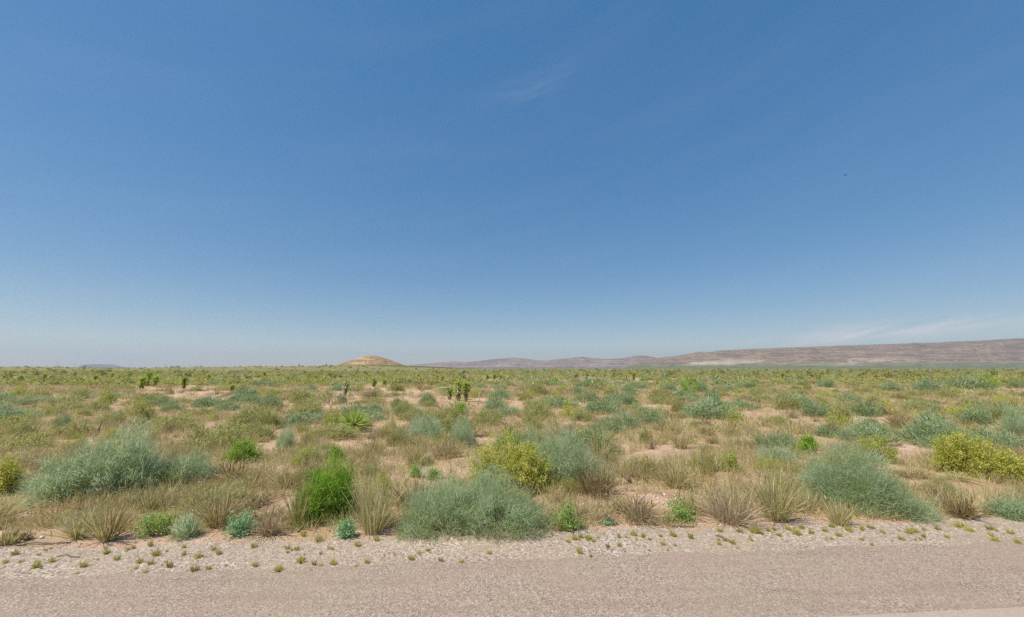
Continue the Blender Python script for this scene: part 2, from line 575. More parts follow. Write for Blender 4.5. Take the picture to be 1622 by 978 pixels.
ridge('scrub_slope', [(470, 588), (520, 583), (560, 580.5), (600, 579.3), (640, 579.6), (680, 580.8), (720, 583), (760, 584.8), (820, 587)],
      1150, 1150, 300, 200, rock_mat('slope_scrub', (.10, .105, .045), (.30, .23, .14), (.085, .095, .035), 3, 8, .03, .68), 'dark green scrubby slope in front of the rocky hill', 2, .5, nu=120, nv=24)

# ------------------------------------------------------------------ plants: generators
def dome_dirs(n, lo=-.05):
    z = RS.uniform(lo, 1, n)
    a = RS.uniform(0, 2 * PI, n)
    r = np.sqrt(np.maximum(0, 1 - z * z))
    return np.stack([r * np.cos(a), r * np.sin(a), np.maximum(z, .02)], 1)


def sprig_bush(lobes, ncl, per, slen, sw, spread=.38, up=.75, leaf=False, sub=1.0, low=0.0):
    """lobes: (x, y, rx, ry, h). returns (foliage, stems) Accs; fine sprigs in clumps through each lobe's outer shell"""
    fol, stem = Acc(), Acc()
    tot = sum((l[2] * l[3]) ** .5 * l[4] for l in lobes)
    for (cx, cy, rx, ry, h) in lobes:
        n = max(6, int(ncl * ((rx * ry) ** .5 * h) / tot))
        d = dome_dirs(n)
        u = RS.uniform(.4, 1, n) ** .5
        sc = np.array([rx, ry, h]) * sub
        bump_ = 1 + .15 * np.sin(d[:, 0] * 5 + cx * 3) + .13 * np.sin(d[:, 1] * 6 + 1) + RS.normal(0, .10, n)
        A = np.array([cx, cy, 0]) + d * sc * (u * bump_)[:, None]
        A[:, 2] = np.maximum(A[:, 2] - slen * .45, .02)
        O = unit(d * np.array([1, 1, .6]) + np.array([0, 0, up]) + RS.normal(0, .22, (n, 3)))
        cr = np.clip(RS.normal(.5, .27, n) + .22 * (RS.rand(n) < .12) * -1.6, 0, 1)
        P = np.repeat(A, per, 0) + RS.normal(0, slen * .42, (n * per, 3))
        P[:, 2] = np.maximum(P[:, 2], .01)
        D = np.repeat(O, per, 0) + RS.normal(0, spread, (n * per, 3))
        D[:, 2] = np.where(P[:, 2] < .08, np.abs(D[:, 2]), D[:, 2])
        R = np.clip(np.repeat(cr, per) * .7 + RS.uniform(0, .4, n * per), 0.0, 1)
        ln = slen * RS.uniform(.5, 1.25, n * per) * np.where(RS.rand(n * per) < .05, 1.7, 1)
        if leaf:
            leaves(fol, P, D, ln, sw * RS.uniform(.7, 1.2, n * per), R)
        else:
            strips(fol, P, D, ln, sw * RS.uniform(.7, 1.3, n * per), RS.uniform(0, .25, n * per), R)
        k = max(4, n // 3)
        B = np.array([cx, cy, 0]) + RS.normal(0, .12, (k, 3)) * np.array([rx, ry, 0])
        ln = np.linalg.norm(A[:k] - B, axis=1)
        strips(stem, B, A[:k] - B, ln * 1.05, max(.012, sw * .9), np.full(k, .06), RS.uniform(0, 1, k), 3, .8)
    return fol, stem


def leafy_bush(lobes, ncl, per, ll, lw, clump=.09):
    """small leaves set along twigs in bunches"""
    fol, stem = Acc(), Acc()
    tot = sum((l[2] * l[3]) ** .5 * l[4] for l in lobes)
    for (cx, cy, rx, ry, h) in lobes:
        n = max(6, int(ncl * ((rx * ry) ** .5 * h) / tot))
        d = dome_dirs(n, .0)
        u = RS.uniform(.45, 1, n) ** .7
        A = np.array([cx, cy, 0]) + d * np.array([rx, ry, h]) * (u * (1 + RS.normal(0, .08, n)))[:, None]
        A[:, 2] = np.maximum(A[:, 2], .03)
        O = unit(d * np.array([1, 1, .5]) + np.array([0, 0, .5]) + RS.normal(0, .35, (n, 3)))
        t = RS.uniform(-1.2, 1, n * per)
        P = np.repeat(A, per, 0) + np.repeat(O, per, 0) * (t * clump)[:, None] + RS.normal(0, clump * .35, (n * per, 3))
        P[:, 2] = np.maximum(P[:, 2], .01)
        D = np.repeat(O, per, 0) * .7 + RS.normal(0, .7, (n * per, 3))
        cr = np.clip(RS.normal(.55, .22, n), 0, 1)
        R = np.clip(np.repeat(cr, per) * .65 + RS.uniform(0, .45, n * per), 0, 1)
        leaves(fol, P, D, ll * RS.uniform(.6, 1.3, n * per), lw * RS.uniform(.7, 1.3, n * per), R)
        k = max(4, n // 2)
        B = np.array([cx, cy, 0]) + RS.normal(0, .15, (k, 3)) * np.array([rx, ry, 0])
        strips(stem, B, A[:k] - B, np.linalg.norm(A[:k] - B, axis=1) * 1.1, .014, np.full(k, .05), RS.uniform(0, 1, k), 3, .7)
    return fol, stem


def grass(n, r, h, lean, w, bend, bias=.5, ring=.35, nseg=3, heads=False):
    """a bunch of blades fanning out of one base"""
    a = Acc()
    th = RS.uniform(0, 2 * PI, n)
    rr = r * ring * np.sqrt(RS.uniform(0, 1, n))
    P = np.stack([rr * np.cos(th), rr * np.sin(th), np.zeros(n)], 1)
    ln = RS.uniform(.45, 1.05, n)
    tilt = np.minimum(np.abs(RS.normal(lean * .5, lean * .45, n)), RS.uniform(.9, 1.35, n))
    th2 = th + RS.normal(0, .5, n)
    D = np.stack([np.cos(th2) * np.sin(tilt), np.sin(th2) * np.sin(tilt), np.cos(tilt)], 1)
    R = np.clip(RS.normal(bias, .22, n), 0, 1)
    strips(a, P, D, ln * h * 1.1, w * RS.uniform(.6, 1.3, n), bend * RS.uniform(.2, 1.3, n), R, nseg, .75)
    if heads:
        k = n // 4
        tip = P[:k] + D[:k] * (ln[:k] * h * 1.05)[:, None]
        tip[:, 2] -= bend * .7 * ln[:k] * h
        leaves(a, tip - D[:k] * .05, D[:k], .09, w * 2.2, np.clip(RS.normal(.7, .15, k), 0, 1))
    return a


def tangle(n, r, h, w):
    """dead twiggy brush: bent thin stems in all directions"""
    a = Acc()
    d = dome_dirs(n, .1)
    P = RS.normal(0, .2, (n, 3)) * np.array([r, r, 0])
    tip = d * np.array([r, r, h]) * RS.uniform(.5, 1.05, (n, 1))
    strips(a, P, tip - P + np.array([0, 0, .25 * h]), np.linalg.norm(tip - P, axis=1), w * RS.uniform(.6, 1.3, n), np.full(n, .25), RS.uniform(0, 1, n), 3, .7)
    m = n * 2
    i = RS.randint(0, n, m)
    Q = P[i] + (tip[i] - P[i]) * RS.uniform(.3, 1, (m, 1))
    strips(a, Q, d[i] + RS.normal(0, .6, (m, 3)), RS.uniform(.08, .25, m) * (r + h), w * .7, np.full(m, .1), RS.uniform(.2, 1, m), 2, .7)
    return a


MEAN = {}


def two_part(name, loc, fol, stem, mf, ms, fname='foliage'):
    o = empty(name, loc)
    link(fname, fol.mesh(fname, mf), o)
    link('woody_stems', stem.mesh('woody_stems', ms), o)
    return o


def copy_tree(o, loc=None, rz=None, scale=None):
    c = o.copy()
    C.objects.link(c)
    if loc is not None:
        c.location = loc
    if rz is not None:
        c.rotation_euler = (0, 0, rz)
    if scale is not None:
        c.scale = scale
    for ch in o.children:
        d = ch.copy()
        C.objects.link(d)
        d.parent = c
    return c


# --- library of reusable plants: made on first use, copied afterwards
class Kind:
    def __init__(s, variants):
        s.v, s.used = variants, [False] * len(variants)

    def get(s, loc, rz, scale, k=None):
        i = RS.randint(len(s.v)) if k is None else k % len(s.v)
        if not s.used[i]:
            s.used[i] = True
            o = s.v[i]
            o.location, o.rotation_euler, o.scale = loc, (0, 0, rz), scale
            return o
        return copy_tree(s.v[i], loc, rz, scale)


def lobes_unit(k):
    rs = np.random.RandomState(40 + k)
    return [(0, 0, .72, .72, 1.0)] + [(math.cos(a) * .5, math.sin(a) * .5, rs.uniform(.35, .55), rs.uniform(.35, .55), rs.uniform(.5, .85)) for a in rs.uniform(0, 2 * PI, 4)]


def make_sage(name, mat, near):
    out = []
    for k in range(4):
        f, s = sprig_bush(lobes_unit(k), 230 if near else 160, 30 if near else 16, .20 if near else .23, .010 if near else .024)
        out.append(two_part(name, (0, -500, 0), f, s, M[mat], M['brown']))
    return Kind(out)


def make_leafy(name, mat, near):
    out = []
    for k in range(3):
        f, s = leafy_bush(lobes_unit(10 + k), 170 if near else 130, 24 if near else 13, .055 if near else .09, .028 if near else .05, .11)
        out.append(two_part(name, (0, -500, 0), f, s, M[mat], M['brown']))
    return Kind(out)


def make_grass(mat, near, up):
    out = []
    for k in range(5):
        a = grass(240 if near else 120, .5, 1.0, .75 if up else 1.15, .016 if near else .034, .28 if up else .5, [.45, .6, .5, .35, .68][k], heads=near)
        o = link('grass_clump', a.mesh('grass_clump', M[mat]), loc=(0, -500, 0))
        out.append(o)
    return Kind(out)


KINDS = {}


def kind(key):
    if key not in KINDS:
        base, lod = key
        near = lod == 'near'
        KINDS[key] = {
            'sage': lambda: make_sage('blue_green_bush', 'sage' if near else 'sage_far', near),
            'grey': lambda: make_sage('grey_green_bush', 'sage_grey', near),
            'yellow': lambda: make_leafy('yellow_green_shrub', 'yellow', near),
            'lime': lambda: make_leafy('yellow_green_shrub', 'lime', near),
            'olive': lambda: make_leafy('olive_shrub', 'olive', near),
            'green': lambda: make_leafy('green_shrub', 'green', near),
            'straw': lambda: make_grass('straw', near, True),
            'spread': lambda: make_grass('straw', near, False),
            'brown': lambda: make_grass('brown', near, False),
        }[base]()
    return KINDS[key]


PLACED = []          # (object, colour words, noun, px, py, height, group) -> labels written at the end


def remember(o, words, noun, cat, group, x, y, h):
    px, py = px_of(x, y)
    PLACED.append([o, words, noun, cat, group, px, py, h, y])


WORDS = {'sage': ('blue-green', 'bush', 'bush', 'blue-green bushes scattered over the plain'), 'grey': ('grey-green', 'bush', 'bush', 'grey-green bushes scattered over the plain'),
         'yellow': ('yellow', 'shrub', 'shrub', 'yellow-green shrubs on the plain'), 'lime': ('yellow-green', 'shrub', 'shrub', 'yellow-green shrubs on the plain'),
         'olive': ('olive', 'shrub', 'shrub', 'olive shrubs on the plain'), 'green': ('bright green', 'shrub', 'shrub', 'green shrubs on the plain'),
         'straw': ('upright straw-coloured', 'grass clump', 'grass', 'dry grass clumps'), 'spread': ('sprawling straw-coloured', 'grass clump', 'grass', 'dry grass clumps'),
         'brown': ('brown', 'grass clump', 'grass', 'dry grass clumps')}


def box(base, x0, x1, yt, yb, label=None, group=None):
    """one plant filling this box of the photo, standing where its foot meets the ground"""
    fx, fy = gp((x0 + x1) / 2, yb)
    f = fy * cp - CAM_H * sp
    w = (x1 - x0) / FPX * f
    dep = min(w, 2.6) * .38
    s = 1 + dep / max(fy, 1)
    x, y = fx * s, fy + dep
    w *= s * math.cos(math.atan2(x, y)) ** 1.3
    h = max(.12, top_z(y, yt))
    z = float(ground(x, y))
    o = kind((base, 'near' if fy < 16 else 'mid')).get((x, y, z), RS.uniform(0, 6.28), (w / 1.9, max(.5, min(w, 2.6)) / 1.9, h / 1.05))
    if w > 1.6 * h:      # keep its width across the view
        o.rotation_euler = (0, 0, random.choice((0, PI)) - math.atan2(x, y))
    a, noun, cat, grp = WORDS[base]
    if label:
        tag(o, label, cat, group)
    else:
        remember(o, a, noun, cat, grp, x, y, h)
    return o


def spot(x0, x1, yt, yb, dfrac=.38):
    fx, fy = gp((x0 + x1) / 2, yb)
    w = (x1 - x0) / FPX * (fy * cp - CAM_H * sp)
    dep = min(w, 2.4) * dfrac
    s = 1 + dep / fy
    x, y = fx * s, fy + dep
    return x, y, float(ground(x, y)), w * s * math.cos(math.atan2(x, y)) ** 1.3, max(.1, top_z(y, yt))


# ------------------------------------------------------------------ the plants that stand out (one mesh set each)
def hero_sprig(name, x0, x1, yt, yb, lobes, ncl, per, slen, sw, mf, label, cat='bush', **kw):
    x, y, z, w, h = spot(x0, x1, yt, yb)
    L = [(a * w, b * w, c * w, d * w, e * h) for (a, b, c, d, e) in lobes]
    f, s = sprig_bush(L, ncl, per, slen, sw, **kw)
    o = two_part(name, (x, y, z), f, s, M[mf], M['brown'])
    o.rotation_euler = (0, 0, -math.atan2(x, y))
    return tag(o, label, cat)


def hero_leafy(name, x0, x1, yt, yb, lobes, ncl, per, ll, lw, mf, label, cat='bush', **kw):
    x, y, z, w, h = spot(x0, x1, yt, yb)
    L = [(a * w, b * w, c * w, d * w, e * h) for (a, b, c, d, e) in lobes]
    f, s = leafy_bush(L, ncl, per, ll, lw, **kw)
    o = two_part(name, (x, y, z), f, s, M[mf], M['brown'])
    o.rotation_euler = (0, 0, -math.atan2(x, y))
    return tag(o, label, cat)


hero_sprig('blue_green_bush', 637, 874, 752, 872, [(-.22, .05, .24, .22, 1.0), (0, .10, .22, .2, .84), (.12, .02, .26, .22, .90), (.31, -.02, .18, .17, .64), (-.37, 0, .14, .15, .56)], 774, 34, 0.152, 0.0046, 'sage',
           'feathery blue-green bush on the gravel edge at the bottom middle')
hero_sprig('blue_green_bush', 820, 968, 684, 778, [(-.2, .1, .26, .25, .9), (-.02, 0, .25, .22, 1.0), (.2, 0, .25, .22, .62), (.36, 0, .15, .18, .32)], 524, 30, 0.180, 0.0055, 'sage',
           'blue-green bush sloping down right behind the yellow leafy bush')
hero_sprig('blue_green_bush', 42, 275, 686, 808, [(-.34, 0, .18, .2, .62), (-.14, .05, .24, .22, .88), (.10, .08, .26, .22, 1.0), (.28, 0, .22, .2, .88), (0, -.1, .22, .16, .62), (.26, -.12, .22, .16, .55)], 900, 33, 0.180, 0.0055, 'sage',
           'broad blue-green bush with rounded crown at the left')
hero_sprig('blue_green_bush', 244, 340, 706, 776, [(-.1, 0, .32, .3, .9), (.2, 0, .3, .3, .7)], 212, 28, 0.180, 0.0055, 'sage', 'small blue-green bush leaning out right of the broad left bush')
hero_sprig('blue_green_bush', 1264, 1480, 711, 834, [(-.28, 0, .2, .2, .80), (-.13, .06, .23, .22, 1.0), (.06, 0, .24, .22, .86), (.24, 0, .2, .2, .55), (.38, 0, .14, .16, .30), (-.02, -.1, .2, .16, .55)], 800, 34, 0.162, 0.0052, 'sage',
           'large blue-green bush trailing to the right beside the road edge')
hero_sprig('blue_green_bush', 1205, 1260, 706, 736, [(-.15, 0, .33, .3, .9), (.2, 0, .3, .3, .8)], 136, 23, 0.162, 0.0061, 'sage', 'small blue-green bush left of the large trailing bush')
hero_sprig('bright_green_bush', 474, 560, 738, 832, [(-.04, .05, .40, .36, 1.0), (.20, 0, .32, .32, .84), (-.24, -.05, .3, .3, .74)], 480, 36, .13, .0062, 'green', 'vivid green feathery bush, the brightest green plant', up=.8, spread=.42)
hero_leafy('yellow_leafy_bush', 738, 878, 677, 790, [(-.05, .05, .38, .34, 1.04), (.22, 0, .28, .28, .86), (-.27, 0, .22, .25, .84), (.05, -.12, .3, .22, .7)], 560, 36, .044, .020, 'yellow', 'tall rounded bush covered in yellow-green leaves behind the middle bush')
hero_leafy('yellow_leafy_bush', 1462, 1650, 684, 778, [(-.28, .02, .2, .2, .85), (-.12, .05, .24, .2, .98), (.08, 0, .24, .2, .82), (.28, 0, .22, .2, .62), (.42, 0, .16, .16, .5)], 560, 34, .044, .020, 'yellow', 'wide yellow-green bush cut by the right picture edge')
hero_leafy('yellow_leafy_bush', -30, 40, 714, 786, [(0, 0, .42, .4, 1), (.18, -.05, .3, .3, .6)], 200, 30, .045, .019, 'yellow', 'yellow-green bush cut by the left picture edge')
hero_leafy('yellow_green_shrub', 1346, 1430, 690, 738, [(-.2, 0, .3, .28, .9), (.12, 0, .3, .28, 1), (.3, 0, .2, .2, .6)], 170, 24, .045, .018, 'lime', 'loose yellow-green shrub behind the large trailing blue-green bush', 'shrub')
hero_leafy('green_shrub', 1262, 1300, 682, 720, [(0, 0, .45, .4, 1), (.1, .1, .3, .3, .8)], 120, 24, .05, .022, 'green', 'small bright green shrub just above the small blue-green bush', 'shrub')
hero_leafy('green_shrub', 352, 416, 692, 736, [(-.1, 0, .35, .3, .95), (.22, 0, .28, .28, .8)], 170, 26, .045, .020, 'green', 'low bright green shrub right of the broad left bush', 'shrub')
hero_leafy('green_shrub', 514, 546, 709, 738, [(0, 0, .45, .4, 1)], 90, 24, .045, .02, 'green', 'small light green shrub directly behind the vivid green bush', 'shrub')
hero_leafy('yellow_green_shrub', 466, 505, 703, 740, [(0, 0, .45, .4, 1)], 90, 20, .04, .016, 'lime', 'small pale yellow-green shrub behind the left of the vivid green bush', 'shrub')
hero_leafy('yellow_green_shrub', 588, 622, 748, 788, [(0, 0, .42, .4, 1), (.1, 0, .3, .3, .8)], 80, 18, .04, .014, 'lime', 'thin yellow-green shrub between the vivid green bush and bare soil', 'shrub')
hero_leafy('green_shrub', 1128, 1172, 716, 748, [(0, 0, .45, .4, 1), (.3, 0, .2, .2, 1.0)], 90, 20, .045, .018, 'lime', 'green shrub growing out of dark dry stems right of the middle', 'shrub')
# leafy herbs at the edge of the gravel
for (x0, x1, yt, yb, mf, lab) in ((206, 282, 805, 860, 'herb', 'low spreading light green herb in front of the broad left bush'),
                                  (352, 406, 807, 857, 'teal', 'small teal-green leafy herb at the gravel edge'),
                                  (534, 560, 820, 856, 'teal', 'tiny mint-green herb at the foot of the vivid green bush'),
                                  (876, 918, 795, 846, 'herb', 'upright light green herb right of the middle bush'),
                                  (1050, 1108, 790, 834, 'herb', 'dark green herb among dry grass beside the bare gravel patch'),
                                  (645, 670, 730, 754, 'herb', 'small light green herb left of two on bare soil behind the middle bush'),
                                  (674, 700, 734, 756, 'herb', 'small light green herb right of two on bare soil behind the middle bush')):
    hero_leafy('leafy_herb', x0, x1, yt, yb, [(-.1, 0, .34, .3, .95), (.2, 0, .28, .26, .8)], 80, 13, .04, .019, mf, lab, 'herb', clump=.08)
hero_sprig('blue_green_bush', 276, 312, 815, 856, [(0, 0, .45, .4, 1)], 60, 20, .12, .007, 'sage', 'tiny pale blue-green bush right of the spreading light green herb')
hero_sprig('blue_green_bush', 1565, 1640, 795, 830, [(0, 0, .45, .3, 1)], 110, 22, .14, .008, 'sage', 'low blue-green bush beside the gravel at the right picture edge')


# dry grasses that stand out
def hero_grass(x0, x1, yt, yb, n, lean, w, bend, mat, bias, label, heads=True):
    x, y, z, wd, h = spot(x0, x1, yt, yb, .25)
    a = grass(n, wd * .5, h, lean, w, bend, bias, .5, 4, heads)
    o = link('grass_clump', a.mesh('grass_clump', M[mat]), loc=(x, y, z))
    return tag(o, label, 'grass', 'dry grass clumps')


for args in ((562, 618, 742, 850, 230, .5, .008, .18, 'straw', .75, 'tall pale fan of straw grass right of the vivid green bush'),
             (905, 985, 715, 790, 420, 1.0, .009, .45, 'straw', .3, 'brownish arching grass clump dark at its base beside the dead branch'),
             (98, 150, 800, 858, 220, .9, .009, .3, 'straw', .55, 'left of two straw grass clumps in front of the broad left bush'),
             (140, 200, 782, 862, 260, .75, .009, .3, 'straw', .6, 'right of two straw grass clumps in front of the broad left bush'),
             (205, 268, 765, 812, 200, .8, .009, .3, 'straw', .9, 'whitish pale grass clump under the broad left bush'),
             (-14, 34, 828, 868, 220, .9, .009, .4, 'straw', .6, 'straw grass clump at the road edge in the lower left corner'),
             (318, 372, 765, 838, 260, .75, .009, .3, 'straw', .5, 'upright straw grass clump behind the small teal-green herb'),
             (452, 490, 755, 836, 150, .5, .008, .2, 'straw', .7, 'thin tall straw grass against the left of the vivid green bush'),
             (402, 452, 800, 852, 220, 1.1, .008, .5, 'brown', .6, 'brown sprawling grass clump between teal herb and vivid green bush'),
             (1040, 1102, 722, 772, 330, .85, .010, .35, 'straw', .6, 'yellowish arching grass clump above the bare gravel patch'),
             (986, 1040, 775, 830, 300, 1.0, .008, .4, 'brown', .65, 'brown grass clump right of the green glass bottle'),
             (1112, 1205, 755, 835, 420, .9, .009, .35, 'brown', .75, 'wide brownish grass clump right of the dark green herb'),
             (1195, 1262, 735, 830, 360, .75, .009, .3, 'straw', .55, 'tall straw grass clump at the left side of the large trailing bush'),
             (1308, 1352, 785, 836, 200, .7, .008, .3, 'straw', .65, 'straw grass clump in front of the large trailing bush'),
             (880, 940, 770, 826, 260, 1.15, .008, .5, 'brown', .7, 'tangled brown grass behind the upright light green herb'),
             (1490, 1560, 775, 826, 300, .9, .009, .35, 'straw', .4, 'olive straw grass clump below the wide yellow-green bush'),
             (640, 680, 695, 735, 200, .7, .010, .3, 'straw', .6, 'upright straw clump above the two small light green herbs'),
             (676, 730, 692, 726, 260, .9, .010, .3, 'brown', .75, 'reddish brown grass clump left of the tall rounded yellow-leaved bush'),
             (576, 610, 684, 722, 180, .7, .011, .3, 'straw', .6, 'straw clump below the spiky yucca rosette'),
             (930, 970, 668, 722, 220, .7, .011, .3, 'straw', .7, 'pale straw clump behind the sloping blue-green bush'),
             (1062, 1096, 676, 712, 200, .8, .012, .3, 'straw', .45, 'olive straw clump behind the yellowish arching grass clump'),
             (1300, 1330, 655, 690, 180, .8, .014, .3, 'straw', .5, 'ochre straw clump in front of the grey-green bushes right of centre'),
             (1406, 1442, 644, 680, 200, .9, .014, .3, 'straw', .35, 'rusty ochre grass clump left of the long bank of blue-green bushes')):
    hero_grass(*args)
for (x0, x1, yt, yb, lab) in ((800, 862, 760, 818, 'tangle of bare brown twigs under the tall yellow-leaved bush'),
                              (1098, 1150, 702, 748, 'dark dry brush around the green shrub right of the middle'),
                              (1450, 1510, 745, 795, 'grey-brown dry brush under the wide yellow-green bush'),
                              (935, 985, 795, 834, 'grey twiggy brush just behind the green glass bottle'),
                              (468, 500, 718, 760, 'grey dead brush behind the left of the vivid green bush'),
                              (15, 60, 835, 862, 'low brown twiggy brush on the bare red soil at the left')):
    x, y, z, w, h = spot(x0, x1, yt, yb, .3)
    tag(link('dry_brush', tangle(110, w * .5, h, .010).mesh('dry_brush', M['brown']), loc=(x, y, z)), lab, 'brush')

# ------------------------------------------------------------------ mid-distance plants, one by one
for row in '''lime 8 62 609 631;grey 104 144 614 633;lime 144 188 611 643;olive 192 248 626 666;sage 248 294 633 652;sage 298 356 622 645;sage 364 412 607 632;grey 358 440 640 682;sage 78 118 652 682
grey 147 204 650 673;lime 90 150 679 712;yellow 148 198 671 699;olive 210 245 670 688;sage 68 122 594 606;sage 395 446 600 613;sage 404 452 618 647;grey 450 497 610 637;sage 530 550 619 639
grey 400 448 643 682;sage 435 468 669 708;lime 508 542 641 681;lime 608 630 659 676;grey 611 645 668 708;sage 637 704 650 698;sage 712 756 655 709;olive 697 719 656 688;sage 662 692 619 640
yellow 742 764 613 631;grey 614 640 602 620;sage 764 806 625 650;olive 754 797 643 667;sage 570 593 636 650;grey 825 880 636 665;yellow 881 925 632 662;sage 909 953 615 637;olive 860 897 620 637
grey 835 867 602 627;sage 942 988 625 645;sage 966 1016 620 643;grey 1002 1048 640 668;sage 964 1018 647 681;grey 1011 1036 665 699;sage 1076 1170 629 666;grey 1057 1090 626 652;sage 1112 1146 615 634
green 1073 1112 591 624;sage 1042 1076 602 619;sage 1095 1125 603 621;green 870 889 598 610;grey 1215 1272 621 651;sage 1268 1314 633 662;grey 1314 1352 634 667;sage 1324 1372 623 642
olive 1375 1395 654 671;yellow 1378 1427 629 651;sage 1440 1515 642 682;sage 1505 1585 638 680;sage 1576 1650 640 694;sage 1424 1498 631 648;sage 1438 1500 598 622;sage 1480 1582 592 620;green 1552 1588 591 615
sage 1592 1640 598 616;olive 1270 1291 600 620;sage 1292 1330 598 615;grey 1248 1274 606 620;sage 1315 1352 697 717;yellow 1566 1614 622 641;lime 60 100 640 660;lime 320 352 650 668;olive 470 505 680 704
sage 1160 1210 600 616;grey 1180 1216 612 630;sage 1390 1436 604 622;sage 520 560 606 620;lime 250 285 600 612;green 40 66 596 606;sage 990 1030 603 616;sage 905 940 600 612;lime 820 850 616 630
brown 10 70 655 690;brown 60 110 625 645;brown 240 300 655 690;straw 300 350 668 705;straw 250 300 690 720;spread 480 530 640 668;brown 560 620 612 634;brown 780 830 655 690;brown 860 930 670 700
spread 1040 1100 660 690;straw 1180 1230 672 705;spread 1100 1160 680 705;brown 1230 1280 640 664;brown 1500 1560 620 640;brown 0 50 640 658;straw 640 700 600 618'''.replace('\n', ';').split(';'):
    k, *v = row.split()
    box(k, *[float(q) for q in v])

BARE = [(330, 628, 62, 9), (320, 612, 35, 5), (650, 622, 40, 6), (640, 634, 36, 6), (1200, 659, 44, 9), (1275, 670, 40, 9), (1380, 674, 24, 7), (1600, 620, 44, 6), (1055, 785, 75, 20), (990, 722, 44, 12), (1075, 716, 42, 11),
        (650, 765, 48, 26), (30, 805, 55, 30), (770, 725, 30, 22), (328, 677, 28, 7), (1312, 614, 20, 5), (812, 645, 30, 9), (1612, 718, 30, 18), (1440, 712, 36, 24), (715, 742, 40, 18), (1470, 790, 30, 12), (190, 636, 25, 5),
        (100, 632, 40, 5), (450, 640, 40, 5), (1065, 620, 40, 5), (590, 670, 16, 8), (1235, 810, 20, 18), (930, 640, 20, 6), (720, 636, 20, 5), (925, 800, 22, 14), (1130, 636, 30, 6)]


def bare(px, py):
    return any(((px - a) / c) ** 2 + ((py - b) / d) ** 2 < 1 for a, b, c, d in BARE)


taken = [(p[5], p[6]) for p in PLACED]
KEEP = [(560, 682, 34, 34), (727, 634, 44, 14), (547, 626, 24, 12), (515, 642, 26, 14), (760, 642, 12, 12), (233, 616, 34, 9), (291, 614, 20, 9), (602, 613, 26, 8), (1000, 602, 18, 6), (930, 599, 14, 6), (788, 602, 26, 6), (695, 634, 30, 10),
        (981, 756, 30, 30), (1281, 718, 26, 26), (385, 734, 40, 24), (967, 830, 20, 26), (1385, 735, 44, 14), (810, 790, 70, 20)]


def hides(px, py):
    """would this foot point stand right in front of a plant the photo shows clearly"""
    return any(abs(px - a) < w and b - 3 < py < b + d for a, b, w, d in KEEP)

# dry grass clumps fill the ground between the bushes, nearest ones as objects of their own
n = 0
tries = 0
spots_xy = []
while n < 215 and tries < 20000:
    tries += 1
    y = 6.9 + 19 * RS.rand() ** 1.35
    x = RS.uniform(-1.34, 1.34) * (y + .6)
    if y - SLOPE * x < E_VERGE + .42:
        continue
    px, py = px_of(x, y)
    if bare(px, py) or hides(px, py) or any((x - a) ** 2 + (y - b) ** 2 < (.30 + .012 * y) ** 2 for a, b in spots_xy):
        continue
    spots_xy.append((x, y))
    base = ('straw', 'spread', 'brown', 'spread', 'straw')[RS.randint(5)]
    h = RS.uniform(.22, .48) * (1.15 if base == 'straw' else .85)
    w = RS.uniform(.55, 1.15)
    z = float(ground(x, y))
    o = kind((base, 'near' if y < 14 else 'mid')).get((x, y, z), RS.uniform(0, 6.28), (w, w, h))
    remember(o, *WORDS[base], x, y, h)
    n += 1

near_brush = [tangle(int(50 + 20 * k), .5, 1.0, .012) for k in range(4)]
nb_mesh = [a.mesh('dry_brush', M['brown' if k < 3 else 'straw']) for k, a in enumerate(near_brush)]
n = 0
while n < 60:
    y = 7.0 + 15 * RS.rand() ** 1.3
    x = RS.uniform(-1.34, 1.34) * (y + .6)
    px, py = px_of(x, y)
    if y - SLOPE * x < E_VERGE + .8 or hides(px, py) or (bare(px, py) and RS.rand() < .4):
        continue
    h = RS.uniform(.2, .5)
    o = link('dry_brush', nb_mesh[n % 4], loc=(x, y, float(ground(x, y))))
    o.scale = (h * 1.6, h * 1.6, h)
    o.rotation_euler = (0, 0, RS.uniform(0, 6.28))
    remember(o, 'bare brown', 'twiggy brush', 'brush', 'dry twiggy brush among the grass', x, y, h)
    n += 1
n = 0
while n < 64:
    y = 7.4 + 15 * RS.rand() ** 1.2
    x = RS.uniform(-1.34, 1.34) * (y + .6)
    px, py = px_of(x, y)
    if y - SLOPE * x < E_VERGE + .5 or bare(px, py) or hides(px, py) or any(abs(px - a) < 25 and abs(py - b) < 12 for a, b in taken):
        continue
    base = ('olive', 'olive', 'lime', 'grey', 'olive', 'grey')[n % 6]
    h, w = RS.uniform(.22, .5), RS.uniform(.4, .95)
    o = kind((base, 'near')).get((x, y, float(ground(x, y))), RS.uniform(0, 6.28), (w / 1.9, w / 1.9, h))
    remember(o, *WORDS[base], x, y, h)
    taken.append((px, py))
    n += 1

